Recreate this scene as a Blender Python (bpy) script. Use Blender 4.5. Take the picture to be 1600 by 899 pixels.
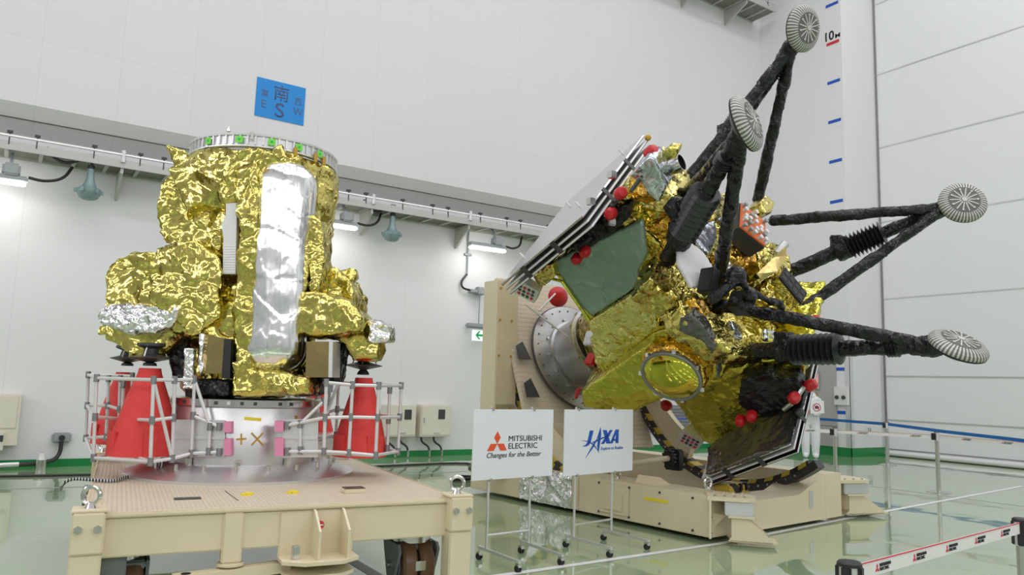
import bpy, bmesh, math, random
import numpy as np
from mathutils import Vector, Matrix, noise, Quaternion

for o in list(bpy.data.objects): bpy.data.objects.remove(o)
scene = bpy.context.scene
col = scene.collection

# ------------------------------------------------------------------ camera
CH = 1.4
F = 1185.9; CX, CY = 800.0, 449.5
R = np.array([[0.8324564, -0.0959465, 0.5457203], [-0.5532082, -0.0883596, 0.8283437], [0.0312570, 0.9914569, 0.1266339]])
cam_d = bpy.data.cameras.new('camera'); cam = bpy.data.objects.new('camera', cam_d); col.objects.link(cam)
cam_d.sensor_width = 36; cam_d.lens = F/1600*36; cam_d.clip_end = 200
Mc = Matrix(((R[0][0], R[0][1], -R[0][2], 0), (R[1][0], R[1][1], -R[1][2], 0), (R[2][0], R[2][1], -R[2][2], CH), (0, 0, 0, 1)))
cam.matrix_world = Mc
scene.camera = cam

# ------------------------------------------------------------------ world, lights, exposure
w = bpy.data.worlds.new('world'); scene.world = w; w.use_nodes = True
w.node_tree.nodes['Background'].inputs[0].default_value = (0.9, 0.95, 1, 1)
w.node_tree.nodes['Background'].inputs[1].default_value = 0.3
scene.view_settings.view_transform = 'Standard'; scene.view_settings.look = 'None'
scene.view_settings.exposure = 0.13; scene.view_settings.gamma = 1; scene.view_settings.use_curve_mapping = False

def area(name, loc, sx, sy, power, colr=(1, 0.965, 0.965), rot=(0, 0, 0)):
    l = bpy.data.lights.new(name, 'AREA'); l.shape = 'RECTANGLE'; l.size = sx; l.size_y = sy
    l.energy = power; l.color = colr
    o = bpy.data.objects.new(name, l); o.location = loc; o.rotation_euler = rot; col.objects.link(o)
    return o
LC_ = (0.985, 0.965, 1.02)
for xx in (-5, -1, 3, 7, 11, 15):
    for yy in (-6, -2.5, 1, 4.5, 8):
        area('ceiling_lamp_light', (xx, yy, 13.9), 2.4, 0.9, 58, LC_)
# added fill lights along the two unseen walls, to brighten camera-facing sides
for yy in (-6, -2, 2, 6, 10): area('added_fill_light', (-8.9, yy, 5.5), 1.2, 2.4, 78, LC_, (0, math.radians(-90), 0))
for xx in (-6, -2, 2, 6, 10, 14): area('added_fill_light', (xx, -8.9, 5.5), 2.4, 1.2, 78, LC_, (math.radians(90), 0, 0))

# ------------------------------------------------------------------ pixel -> place helpers
C0V = np.array([0, 0, CH])
def ray(px, py): return R @ np.array([(px-CX)/F, -(py-CY)/F, 1.0])
def onz(px, py, z=0.0):
    r = ray(px, py); t = (z-CH)/r[2]; return C0V+r*t
def onpl(px, py, n, q):
    r = ray(px, py); n = np.array(n, float); t = (n@(np.array(q, float)-C0V))/(n@r); return C0V+r*t

# ------------------------------------------------------------------ materials
MAT = {}
def nt(name):
    m = bpy.data.materials.new(name); m.use_nodes = True; t = m.node_tree
    b = t.nodes['Principled BSDF']; MAT[name] = m
    return m, t, b
def mix_col(t, fac, c1, c2):
    n = t.nodes.new('ShaderNodeMix'); n.data_type = 'RGBA'
    if fac is not None: t.links.new(fac, n.inputs[0])
    for i, c in ((6, c1), (7, c2)):
        if isinstance(c, tuple): n.inputs[i].default_value = c if len(c) == 4 else c+(1,)
        else: t.links.new(c, n.inputs[i])
    return n
def flat(name, c, rough=0.5, metal=0.0, var=0.06, vs=6.0, bump=0.0, bs=40.0, emis=None, spec=0.5):
    m, t, b = nt(name)
    tc = t.nodes.new('ShaderNodeTexCoord'); nz = t.nodes.new('ShaderNodeTexNoise'); nz.inputs['Scale'].default_value = vs; nz.inputs['Detail'].default_value = 4
    t.links.new(tc.outputs['Object'], nz.inputs['Vector'])
    mx = mix_col(t, nz.outputs['Fac'], tuple(max(0, x*(1-var)) for x in c), tuple(min(1, x*(1+var)) for x in c))
    t.links.new(mx.outputs[2], b.inputs['Base Color'])
    b.inputs['Roughness'].default_value = rough; b.inputs['Metallic'].default_value = metal
    b.inputs['Specular IOR Level'].default_value = spec
    if bump:
        n2 = t.nodes.new('ShaderNodeTexNoise'); n2.inputs['Scale'].default_value = bs; t.links.new(tc.outputs['Object'], n2.inputs['Vector'])
        bp = t.nodes.new('ShaderNodeBump'); bp.inputs['Strength'].default_value = bump; bp.inputs['Distance'].default_value = 0.01
        t.links.new(n2.outputs['Fac'], bp.inputs['Height']); t.links.new(bp.outputs[0], b.inputs['Normal'])
    if emis:
        b.inputs['Emission Color'].default_value = emis[0]+(1,); b.inputs['Emission Strength'].default_value = emis[1]
    return m
def foil(name, c, c2, rough=0.2, scale=7.0, strength=0.8, dist=0.02, metal=1.0, stretch=(1, 1, 1), fine=0.25, ridge=1.6):
    m, t, b = nt(name)
    tc = t.nodes.new('ShaderNodeTexCoord')
    mp = t.nodes.new('ShaderNodeMapping'); mp.inputs['Scale'].default_value = stretch
    t.links.new(tc.outputs['Object'], mp.inputs['Vector'])
    nz = t.nodes.new('ShaderNodeTexNoise'); nz.inputs['Scale'].default_value = scale*0.6; nz.inputs['Detail'].default_value = 2
    t.links.new(mp.outputs[0], nz.inputs['Vector'])
    va = t.nodes.new('ShaderNodeVectorMath'); va.operation = 'SCALE'; va.inputs[3].default_value = 0.35
    t.links.new(nz.outputs['Color'], va.inputs[0])
    vb = t.nodes.new('ShaderNodeVectorMath'); vb.operation = 'ADD'
    t.links.new(mp.outputs[0], vb.inputs[0]); t.links.new(va.outputs[0], vb.inputs[1])
    hs = None
    for sc, wgt in ((scale, 1.0), (scale*2.3, 0.45), (scale*5.5, fine*0.5)):
        vo = t.nodes.new('ShaderNodeTexVoronoi'); vo.feature = 'F1'; vo.inputs['Scale'].default_value = sc
        t.links.new(vb.outputs[0], vo.inputs['Vector'])
        df = t.nodes.new('ShaderNodeVectorMath'); df.operation = 'SUBTRACT'; t.links.new(vb.outputs[0], df.inputs[0]); t.links.new(vo.outputs['Position'], df.inputs[1])
        cc_ = t.nodes.new('ShaderNodeVectorMath'); cc_.operation = 'SUBTRACT'; t.links.new(vo.outputs['Color'], cc_.inputs[0]); cc_.inputs[1].default_value = (0.5, 0.5, 0.5)
        dp = t.nodes.new('ShaderNodeVectorMath'); dp.operation = 'DOT_PRODUCT'; t.links.new(df.outputs[0], dp.inputs[0]); t.links.new(cc_.outputs[0], dp.inputs[1])
        mu = t.nodes.new('ShaderNodeMath'); mu.operation = 'MULTIPLY'; mu.inputs[1].default_value = 22.0*(sc/scale)**0.5*wgt
        t.links.new(dp.outputs['Value'], mu.inputs[0])
        if hs is None: hs = mu
        else:
            ad = t.nodes.new('ShaderNodeMath'); ad.operation = 'ADD'; t.links.new(hs.outputs[0], ad.inputs[0]); t.links.new(mu.outputs[0], ad.inputs[1]); hs = ad
    rn = t.nodes.new('ShaderNodeTexNoise'); rn.noise_type = 'RIDGED_MULTIFRACTAL'; rn.inputs['Scale'].default_value = scale*0.55; rn.inputs['Detail'].default_value = 3.0
    rn.inputs['Roughness'].default_value = 0.55; rn.inputs['Offset'].default_value = 1.0; rn.inputs['Gain'].default_value = 1.5; rn.inputs['Distortion'].default_value = 0.4
    t.links.new(mp.outputs[0], rn.inputs['Vector'])
    rm = t.nodes.new('ShaderNodeMath'); rm.operation = 'MULTIPLY'; rm.inputs[1].default_value = ridge; t.links.new(rn.outputs['Fac'], rm.inputs[0])
    ra = t.nodes.new('ShaderNodeMath'); ra.operation = 'ADD'; t.links.new(hs.outputs[0], ra.inputs[0]); t.links.new(rm.outputs[0], ra.inputs[1]); hs = ra
    bp = t.nodes.new('ShaderNodeBump'); bp.inputs['Strength'].default_value = strength; bp.inputs['Distance'].default_value = dist
    t.links.new(hs.outputs[0], bp.inputs['Height']); t.links.new(bp.outputs[0], b.inputs['Normal'])
    n3 = t.nodes.new('ShaderNodeTexNoise'); n3.inputs['Scale'].default_value = 3.0; t.links.new(tc.outputs['Object'], n3.inputs['Vector'])
    mx = mix_col(t, n3.outputs['Fac'], c, c2); t.links.new(mx.outputs[2], b.inputs['Base Color'])
    b.inputs['Roughness'].default_value = rough; b.inputs['Metallic'].default_value = metal
    return m

GOLD = foil('gold_foil', (0.60, 0.505, 0.12), (0.70, 0.60, 0.19), 0.15, 3.7, 0.9, 0.014)
GOLDY = foil('yellow_gold_foil', (0.60, 0.56, 0.07), (0.66, 0.60, 0.11), 0.18, 5.0, 0.7, 0.006)
GOLDS = foil('taut_gold_foil', (0.80, 0.68, 0.22), (0.86, 0.74, 0.30), 0.14, 6.0, 0.8, 0.010)
AMBER = foil('amber_foil', (0.78, 0.42, 0.06), (0.85, 0.55, 0.12), 0.2, 8.0, 0.9, 0.012)
BRONZE = foil('bronze_sheet', (0.40, 0.31, 0.12), (0.46, 0.36, 0.16), 0.16, 2.0, 0.3, 0.004)
WALLFIX = 0
SILVER = foil('silver_foil', (0.80, 0.80, 0.80), (0.88, 0.88, 0.87), 0.22, 8.0, 1.0, 0.014)
TANKF = foil('silver_tank_foil', (0.86, 0.87, 0.88), (0.93, 0.93, 0.93), 0.19, 2.5, 0.7, 0.004, stretch=(1.6, 1.6, 0.35))
BLUESIL = foil('blue_silver_foil', (0.55, 0.60, 0.68), (0.66, 0.70, 0.76), 0.22, 4.0, 0.8, 0.010)
BLACKF = foil('black_foil', (0.007, 0.007, 0.009), (0.016, 0.016, 0.020), 0.20, 7.0, 1.0, 0.014, metal=0.0, fine=0.3)
BLACKS = foil('grey_black_film', (0.10, 0.10, 0.11), (0.18, 0.17, 0.15), 0.14, 3.0, 0.8, 0.010, metal=0.7, stretch=(1, 1, 0.5))
GREENF = foil('sage_green_film', (0.26, 0.37, 0.31), (0.30, 0.41, 0.35), 0.20, 1.8, 1.0, 0.008, metal=0.35)
PANELF = foil('panel_film', (0.62, 0.62, 0.62), (0.72, 0.72, 0.72), 0.25, 3.0, 0.4, 0.004)
for m in (BLACKF,): m.node_tree.nodes['Principled BSDF'].inputs['Specular IOR Level'].default_value = 0.4
BELLM = flat('bellows_rubber', (0.022, 0.023, 0.024), 0.35)
ALU = flat('aluminium', (0.72, 0.72, 0.72), 0.38, 0.7, 0.05)
BARRELD = flat('grey_machined_ring', (0.42, 0.42, 0.42), 0.34, 0.95, 0.12, 4.0)
BARREL = flat('brushed_aluminium', (0.68, 0.675, 0.67), 0.33, 0.85, 0.08, 5.0)
STEEL = flat('polished_steel', (0.66, 0.65, 0.63), 0.2, 1.0, 0.05)
PIPE = flat('frame_pipe', (0.72, 0.71, 0.70), 0.35, 0.3, 0.04)
JOINT = flat('pipe_joint_metal', (0.30, 0.30, 0.31), 0.4, 0.8)
BEIGE = flat('cream_paint', (0.73, 0.64, 0.44), 0.42, 0, 0.05, 3.0)
BEIGEP = flat('cabinet_cream', (0.72, 0.69, 0.58), 0.45, 0, 0.02)
RED = flat('red_cover_fabric', (0.74, 0.05, 0.045), 0.65, 0, 0.06, 12.0, 0.4, 60)
REDP = flat('red_plastic', (0.55, 0.012, 0.02), 0.35, 0, 0.05)
BLACK = flat('black_rubber', (0.015, 0.015, 0.016), 0.45)
DARK = flat('dark_grey_paint', (0.05, 0.05, 0.052), 0.4)
GREY = flat('grey_casting', (0.32, 0.35, 0.36), 0.5, 0.1)
TEALG = flat('green_grey_casting', (0.22, 0.31, 0.31), 0.45, 0.2)
CGREY = flat('caster_grey_paint', (0.20, 0.23, 0.22), 0.45, 0.2)
BROWN = flat('brown_polyurethane', (0.16, 0.085, 0.04), 0.35, 0, 0.25, 9)
WHITE = flat('white_board', (0.80, 0.82, 0.84), 0.4, 0, 0.01)
WPLASTIC = flat('white_plastic', (0.75, 0.75, 0.74), 0.4, 0, 0.02)
BLUE = flat('sign_blue', (0.005, 0.24, 0.66), 0.5, 0, 0.02)
NAVY = flat('sign_ink', (0.07, 0.10, 0.22), 0.5)
MBLUE = flat('mark_blue', (0.012, 0.09, 0.50), 0.5)
JBLUE = flat('logo_blue', (0.01, 0.09, 0.48), 0.5)
LRED = flat('logo_red', (0.80, 0.09, 0.03), 0.5)
MRED = flat('mark_red', (0.65, 0.03, 0.06), 0.5)
INK = flat('black_ink', (0.01, 0.01, 0.012), 0.5)
YEL = flat('yellow_tape', (0.85, 0.68, 0.03), 0.5)
OCHRE = flat('ochre_ink', (0.50, 0.29, 0.03), 0.5)
PINK = flat('pink_foam', (0.75, 0.27, 0.42), 0.7)
STICK = flat('green_sticker', (0.20, 0.72, 0.08), 0.6)
ORANGE = flat('orange_board', (0.75, 0.18, 0.05), 0.5)
CABLE = flat('black_cable_sheath', (0.02, 0.02, 0.02), 0.45)
TRAY = flat('tray_galvanised', (0.50, 0.50, 0.47), 0.5, 0.3)
TRAYD = flat('tray_mesh_grey', (0.22, 0.22, 0.19), 0.6, 0.2)
GREENB = flat('green_skirting_paint', (0.008, 0.22, 0.05), 0.3)
GREYD = flat('grey_door_paint', (0.42, 0.42, 0.39), 0.45)
SUIT = flat('white_cleanroom_fabric', (0.78, 0.80, 0.82), 0.8, 0, 0.02, 20, 0.5, 25)
SKIN = flat('skin', (0.55, 0.30, 0.20), 0.5)
LEDM = flat('led_tube', (1, 1, 1), 0.4, emis=((1, 0.99, 0.95), 14.0))
EXITG = flat('exit_sign_face', (0.9, 0.95, 0.92), 0.4, emis=((0.9, 1, 0.95), 0.5))
GRN = flat('arrow_green', (0.0, 0.45, 0.12), 0.5)
DOMEG = flat('gold_dome_skin', (0.68, 0.60, 0.08), 0.06, 1.0, 0.02)
PADL = flat('pad_pale_stripe', (0.52, 0.52, 0.48), 0.5, 0.3)
PADD = flat('pad_grey_stripe', (0.13, 0.125, 0.11), 0.5, 0.3)
HZY = YEL
BELTW = flat('white_belt', (0.80, 0.79, 0.77), 0.6)
BELTB = flat('blue_belt', (0.01, 0.13, 0.42), 0.6)
SCREEN = flat('screen_glow', (0.3, 0.2, 0.2), 0.3, emis=((0.9, 0.4, 0.25), 0.5))

# walls: painted panels with hairline joints
def wallmat(name, c, axis, bw=1.9, bh=1.9):
    m, t, b = nt(name)
    tc = t.nodes.new('ShaderNodeTexCoord'); sp = t.nodes.new('ShaderNodeSeparateXYZ'); cb = t.nodes.new('ShaderNodeCombineXYZ')
    t.links.new(tc.outputs['Object'], sp.inputs[0]); t.links.new(sp.outputs[axis], cb.inputs[0]); t.links.new(sp.outputs[2], cb.inputs[1])
    br = t.nodes.new('ShaderNodeTexBrick'); br.offset = 0.0; br.inputs['Scale'].default_value = 1.0
    br.inputs['Brick Width'].default_value = bw; br.inputs['Row Height'].default_value = bh; br.inputs['Mortar Size'].default_value = 0.007; br.inputs['Mortar Smooth'].default_value = 0.4
    d = tuple(x*0.92 for x in c)
    for k, cc in (('Color1', c), ('Color2', tuple(x*0.985 for x in c)), ('Mortar', d)): br.inputs[k].default_value = cc+(1,)
    t.links.new(cb.outputs[0], br.inputs['Vector']); t.links.new(br.outputs['Color'], b.inputs['Base Color'])
    b.inputs['Roughness'].default_value = 0.42
    return m
WALL_S = wallmat('white_wall_panels', (0.70, 0.70, 0.70), 0, 1.05, 1.55)
WALL_L = wallmat('white_wall_lower', (0.76, 0.76, 0.765), 0, 3.1, 9)
WALL_R = wallmat('white_wall_right', (0.80, 0.80, 0.805), 1, 1.05, 1.95)
CURT = flat('white_shutter_skin', (0.80, 0.805, 0.815), 0.38, 0, 0.015, 0.8)
BACKW = flat('grey_back_wall', (0.50, 0.50, 0.50), 0.6)
CEIL = flat('ceiling_white', (0.7, 0.7, 0.7), 0.7)

# floor: glossy pale green coating
m, t, b = nt('green_floor_coating')
tc = t.nodes.new('ShaderNodeTexCoord'); nz = t.nodes.new('ShaderNodeTexNoise'); nz.inputs['Scale'].default_value = 0.5; nz.inputs['Detail'].default_value = 3
t.links.new(tc.outputs['Object'], nz.inputs['Vector'])
mx = mix_col(t, nz.outputs['Fac'], (0.31, 0.42, 0.25), (0.36, 0.47, 0.29)); t.links.new(mx.outputs[2], b.inputs['Base Color'])
b.inputs['Roughness'].default_value = 0.035; b.inputs['Specular IOR Level'].default_value = 0.9; b.inputs['Coat Weight'].default_value = 0.5; b.inputs['Coat Roughness'].default_value = 0.03
n2 = t.nodes.new('ShaderNodeTexNoise'); n2.inputs['Scale'].default_value = 1.6; n2.inputs['Detail'].default_value = 1.5; t.links.new(tc.outputs['Object'], n2.inputs['Vector'])
bp = t.nodes.new('ShaderNodeBump'); bp.inputs['Strength'].default_value = 0.12; bp.inputs['Distance'].default_value = 0.03
t.links.new(n2.outputs['Fac'], bp.inputs['Height']); t.links.new(bp.outputs[0], b.inputs['Normal']); t.links.new(bp.outputs[0], b.inputs['Coat Normal'])
FLOORM = m

# tread plate: raised lozenges
def treadmat(name, c, rot=0.0):
    m, t, b = nt(name)
    tc = t.nodes.new('ShaderNodeTexCoord')
    outs = []
    for k, ang in enumerate((0.785+rot, -0.785+rot)):
        mp = t.nodes.new('ShaderNodeMapping'); mp.inputs['Rotation'].default_value = (0, 0, ang); mp.inputs['Scale'].default_value = (28, 11, 11)
        mp.inputs['Location'].default_value = (0.5*k, 0.5*k, 0)
        t.links.new(tc.outputs['UV'], mp.inputs['Vector'])
        vo = t.nodes.new('ShaderNodeTexVoronoi'); vo.inputs['Scale'].default_value = 1.0; vo.inputs['Randomness'].default_value = 0.0
        t.links.new(mp.outputs[0], vo.inputs['Vector'])
        cr = t.nodes.new('ShaderNodeMapRange'); cr.inputs[1].default_value = 0.25; cr.inputs[2].default_value = 0.38; cr.inputs[3].default_value = 1; cr.inputs[4].default_value = 0
        t.links.new(vo.outputs['Distance'], cr.inputs[0]); outs.append(cr)
    mm = t.nodes.new('ShaderNodeMath'); mm.operation = 'MAXIMUM'; t.links.new(outs[0].outputs[0], mm.inputs[0]); t.links.new(outs[1].outputs[0], mm.inputs[1])
    mx = mix_col(t, mm.outputs[0], tuple(x*0.93 for x in c), c); t.links.new(mx.outputs[2], b.inputs['Base Color'])
    bp = t.nodes.new('ShaderNodeBump'); bp.inputs['Strength'].default_value = 0.7; bp.inputs['Distance'].default_value = 0.006
    t.links.new(mm.outputs[0], bp.inputs['Height']); t.links.new(bp.outputs[0], b.inputs['Normal']); b.inputs['Roughness'].default_value = 0.5
    return m
TREAD = treadmat('cream_tread_plate', (0.66, 0.565, 0.43))

# hazard stripes along the UV u direction
m, t, b = nt('hazard_stripe')
tc = t.nodes.new('ShaderNodeTexCoord'); wv = t.nodes.new('ShaderNodeTexWave'); wv.bands_direction = 'DIAGONAL'; wv.inputs['Scale'].default_value = 2.6
t.links.new(tc.outputs['UV'], wv.inputs['Vector'])
cr = t.nodes.new('ShaderNodeMath'); cr.operation = 'GREATER_THAN'; cr.inputs[1].default_value = 0.5; t.links.new(wv.outputs['Fac'], cr.inputs[0])
mx = mix_col(t, cr.outputs[0], (0.02, 0.02, 0.02), (0.55, 0.40, 0.05)); t.links.new(mx.outputs[2], b.inputs['Base Color']); b.inputs['Roughness'].default_value = 0.5
HAZ = m
m, t, b = nt('black_white_braid')
tc = t.nodes.new('ShaderNodeTexCoord'); mp = t.nodes.new('ShaderNodeMapping'); mp.inputs['Scale'].default_value = (60, 60, 60); t.links.new(tc.outputs['Object'], mp.inputs[0])
wv = t.nodes.new('ShaderNodeTexWave'); wv.inputs['Scale'].default_value = 0.3; wv.bands_direction = 'X'; t.links.new(mp.outputs[0], wv.inputs['Vector'])
cr = t.nodes.new('ShaderNodeMath'); cr.operation = 'GREATER_THAN'; cr.inputs[1].default_value = 0.6; t.links.new(wv.outputs['Fac'], cr.inputs[0])
mx = mix_col(t, cr.outputs[0], (0.02, 0.02, 0.02), (0.6, 0.6, 0.6)); t.links.new(mx.outputs[2], b.inputs['Base Color'])
BRAID = m

# ------------------------------------------------------------------ mesh builder
def V(p): return Vector((float(p[0]), float(p[1]), float(p[2])))
class MB:
    def __init__(s): s.bm = bmesh.new()
    def box(s, lo, hi, M=None, bev=0.0):
        b = bmesh.new(); bmesh.ops.create_cube(b, size=1)
        c = [(lo[i]+hi[i])/2 for i in range(3)]; d = [abs(hi[i]-lo[i]) for i in range(3)]
        for v in b.verts: v.co = Vector([v.co[i]*d[i]+c[i] for i in range(3)])
        if bev: bmesh.ops.bevel(b, geom=b.edges[:], offset=min(bev, min(d)*0.45), segments=2, affect='EDGES')
        if M is not None: b.transform(M)
        s.add(b); return s
    def add(s, b):
        me = bpy.data.meshes.new('tmp'); b.to_mesh(me); b.free(); s.bm.from_mesh(me); bpy.data.meshes.remove(me)
    def cyl(s, p0, p1, r0, r1=None, n=20, cap=True):
        p0, p1 = V(p0), V(p1); r1 = r0 if r1 is None else r1
        d = p1-p0; L = d.length
        if L < 1e-6: return s
        q = d.to_track_quat('Z', 'Y').to_matrix().to_4x4()
        b = bmesh.new(); bmesh.ops.create_cone(b, cap_ends=cap, cap_tris=False, segments=n, radius1=max(r0, 1e-4), radius2=max(r1, 1e-4), depth=L)
        b.transform(Matrix.Translation((p0+p1)/2) @ q); s.add(b); return s
    def bar(s, p0, p1, wx, wy, up=(0, 0, 1)):
        p0, p1 = V(p0), V(p1); d = (p1-p0); L = d.length; d.normalize(); upv = V(up)
        x = d.cross(upv)
        if x.length < 1e-4: x = d.cross(Vector((1, 0, 0)))
        x.normalize(); y = x.cross(d).normalized()
        M = Matrix(((x[0], y[0], d[0], 0), (x[1], y[1], d[1], 0), (x[2], y[2], d[2], 0), (0, 0, 0, 1)))
        M = Matrix.Translation((p0+p1)/2) @ M
        return s.box((-wx/2, -wy/2, -L/2), (wx/2, wy/2, L/2), M)
    def tube(s, pts, r, n=8, smooth_path=0):
        pts = [V(p) for p in pts]
        for _ in range(smooth_path):
            q = [pts[0]]
            for i in range(len(pts)-1): q += [pts[i]*.75+pts[i+1]*.25, pts[i]*.25+pts[i+1]*.75]
            pts = q+[pts[-1]]
        rs = r if isinstance(r, (list, tuple)) else [r]*len(pts)
        if len(rs) != len(pts): rs = [rs[0]+(rs[-1]-rs[0])*i/(len(pts)-1) for i in range(len(pts))]
        rings = []; x = Vector((0.13, 0.31, 0.94))
        for i, p in enumerate(pts):
            d = (pts[min(i+1, len(pts)-1)]-pts[max(i-1, 0)]).normalized()
            x = x-d*x.dot(d)
            if x.length < .05: x = d.orthogonal()
            x.normalize(); y = d.cross(x)
            rings.append([s.bm.verts.new(p+x*math.cos(2*math.pi*k/n)*rs[i]+y*math.sin(2*math.pi*k/n)*rs[i]) for k in range(n)])
        for a, b in zip(rings, rings[1:]):
            for k in range(n): s.bm.faces.new((a[k], a[(k+1) % n], b[(k+1) % n], b[k]))
        s.bm.faces.new(rings[0][::-1]); s.bm.faces.new(rings[-1])
        return s
    def lathe(s, prof, o=(0, 0, 0), ax=(0, 0, 1), n=40, cap=True):
        o = V(o); q = V(ax).normalized().to_track_quat('Z', 'Y').to_matrix()
        rings = []
        for (r, z) in prof:
            rings.append([s.bm.verts.new(o+q@Vector((max(r, 1e-4)*math.cos(2*math.pi*k/n), max(r, 1e-4)*math.sin(2*math.pi*k/n), z))) for k in range(n)])
        for a, b in zip(rings, rings[1:]):
            for k in range(n): s.bm.faces.new((a[k], a[(k+1) % n], b[(k+1) % n], b[k]))
        if cap:
            s.bm.faces.new(rings[0][::-1]); s.bm.faces.new(rings[-1])
        return s
    def prism(s, poly, vec, scale=1.0):
        poly = [V(p) for p in poly]; vec = V(vec); c = sum(poly, Vector())/len(poly)
        a = [s.bm.verts.new(p) for p in poly]; b = [s.bm.verts.new(c+(p-c)*scale+vec) for p in poly]
        n = len(a); s.bm.faces.new(a); s.bm.faces.new(b[::-1])
        for i in range(n): s.bm.faces.new((a[(i+1) % n], a[i], b[i], b[(i+1) % n]))
        return s
    def hull(s, pts):
        b = bmesh.new()
        for p in pts: b.verts.new(V(p))
        r = bmesh.ops.convex_hull(b, input=b.verts[:])
        for v in [v for v in b.verts if not v.link_faces]: b.verts.remove(v)
        s.add(b); return s
    def sphere(s, c, r, sc=(1, 1, 1), M=None, n=20):
        b = bmesh.new(); bmesh.ops.create_uvsphere(b, u_segments=n, v_segments=max(6, n//2), radius=r)
        for v in b.verts: v.co = Vector((v.co.x*sc[0], v.co.y*sc[1], v.co.z*sc[2]))
        if M is not None: b.transform(M)
        b.transform(Matrix.Translation(V(c))); s.add(b); return s
    def build(s, name, m, parent=None, smooth=True, origin=None, uv=None, ang=35, crumple=None, sol=0):
        bmesh.ops.recalc_face_normals(s.bm, faces=s.bm.faces[:])
        if crumple: s.bm = crumple_bm(s.bm, **crumple)
        po = Vector()
        if parent is not None: po = Vector(parent['_o'])
        if origin is None:
            if parent is None:
                xs = [v.co for v in s.bm.verts]
                origin = Vector((sum(v.x for v in xs)/len(xs), sum(v.y for v in xs)/len(xs), min(v.z for v in xs)))
            else: origin = po
        origin = V(origin)
        if uv:
            l = s.bm.loops.layers.uv.new('UVMap'); ux, uy, uo = V(uv[0]), V(uv[1]), V(uv[2])
            for f in s.bm.faces:
                for lp in f.loops: lp[l].uv = ((lp.vert.co-uo).dot(ux), (lp.vert.co-uo).dot(uy))
        s.bm.transform(Matrix.Translation(-origin))
        me = bpy.data.meshes.new(name); s.bm.to_mesh(me); s.bm.free()
        me.materials.append(m)
        o = bpy.data.objects.new(name, me); col.objects.link(o)
        if smooth and not (crumple and crumple.get('facet', False)):
            me.polygons.foreach_set('use_smooth', [True]*len(me.polygons))
            if not crumple:
                try: me.set_sharp_from_angle(angle=math.radians(ang))
                except Exception: pass
        o.location = origin-po; o['_o'] = tuple(origin)
        if parent is not None: o.parent = parent
        return o

def crumple_bm(bm, voxel=0.03, amp=0.02, cell=0.13, seed=0, low=0.02, facet=False, rnd=0.06):
    me = bpy.data.meshes.new('tmp'); bmesh.ops.triangulate(bm, faces=bm.faces[:]); bm.to_mesh(me); bm.free()
    o = bpy.data.objects.new('tmp', me); col.objects.link(o)
    md = o.modifiers.new('r', 'REMESH'); md.mode = 'VOXEL'; md.voxel_size = voxel; md.adaptivity = 0
    dg = bpy.context.evaluated_depsgraph_get(); dg.update()
    me2 = bpy.data.meshes.new_from_object(o.evaluated_get(dg))
    bpy.data.objects.remove(o); bpy.data.meshes.remove(me)
    b = bmesh.new(); b.from_mesh(me2); bpy.data.meshes.remove(me2)
    bmesh.ops.smooth_vert(b, verts=b.verts[:], factor=0.5, use_axis_x=True, use_axis_y=True, use_axis_z=True)
    b.normal_update()
    so = Vector((seed*7.13, seed*3.7, -seed*5.1)); rg = random.Random(seed)
    new = []
    for v in b.verts:
        p = v.co+so
        wv = noise.noise_vector(p*2.3)*0.10
        q = p+wv
        d, pts = noise.voronoi(q/cell)
        rv = noise.cell_vector(pts[0]*37.1)
        h = (q/cell-pts[0]).dot(rv-Vector((0.5, 0.5, 0.5)))*amp*1.0+(noise.ridged_multi_fractal((p+wv)*(0.42/cell), 0.9, 2.1, 3, 1.0, 1.6)-1.0)*amp*0.38
        d2, pt2 = noise.voronoi((q+so)/(cell*0.42)); rv2 = noise.cell_vector(pt2[0]*31.7)
        h += ((q+so)/(cell*0.42)-pt2[0]).dot(rv2-Vector((0.5, 0.5, 0.5)))*amp*0.45
        h += noise.noise(p*3.1)*low
        t = noise.noise_vector(p*7.0)*amp*0.2
        new.append(v.co+v.normal*h+t+Vector((rg.uniform(-1, 1), rg.uniform(-1, 1), rg.uniform(-1, 1)))*voxel*rnd)
    for v, n in zip(b.verts, new): v.co = n
    return b

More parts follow.
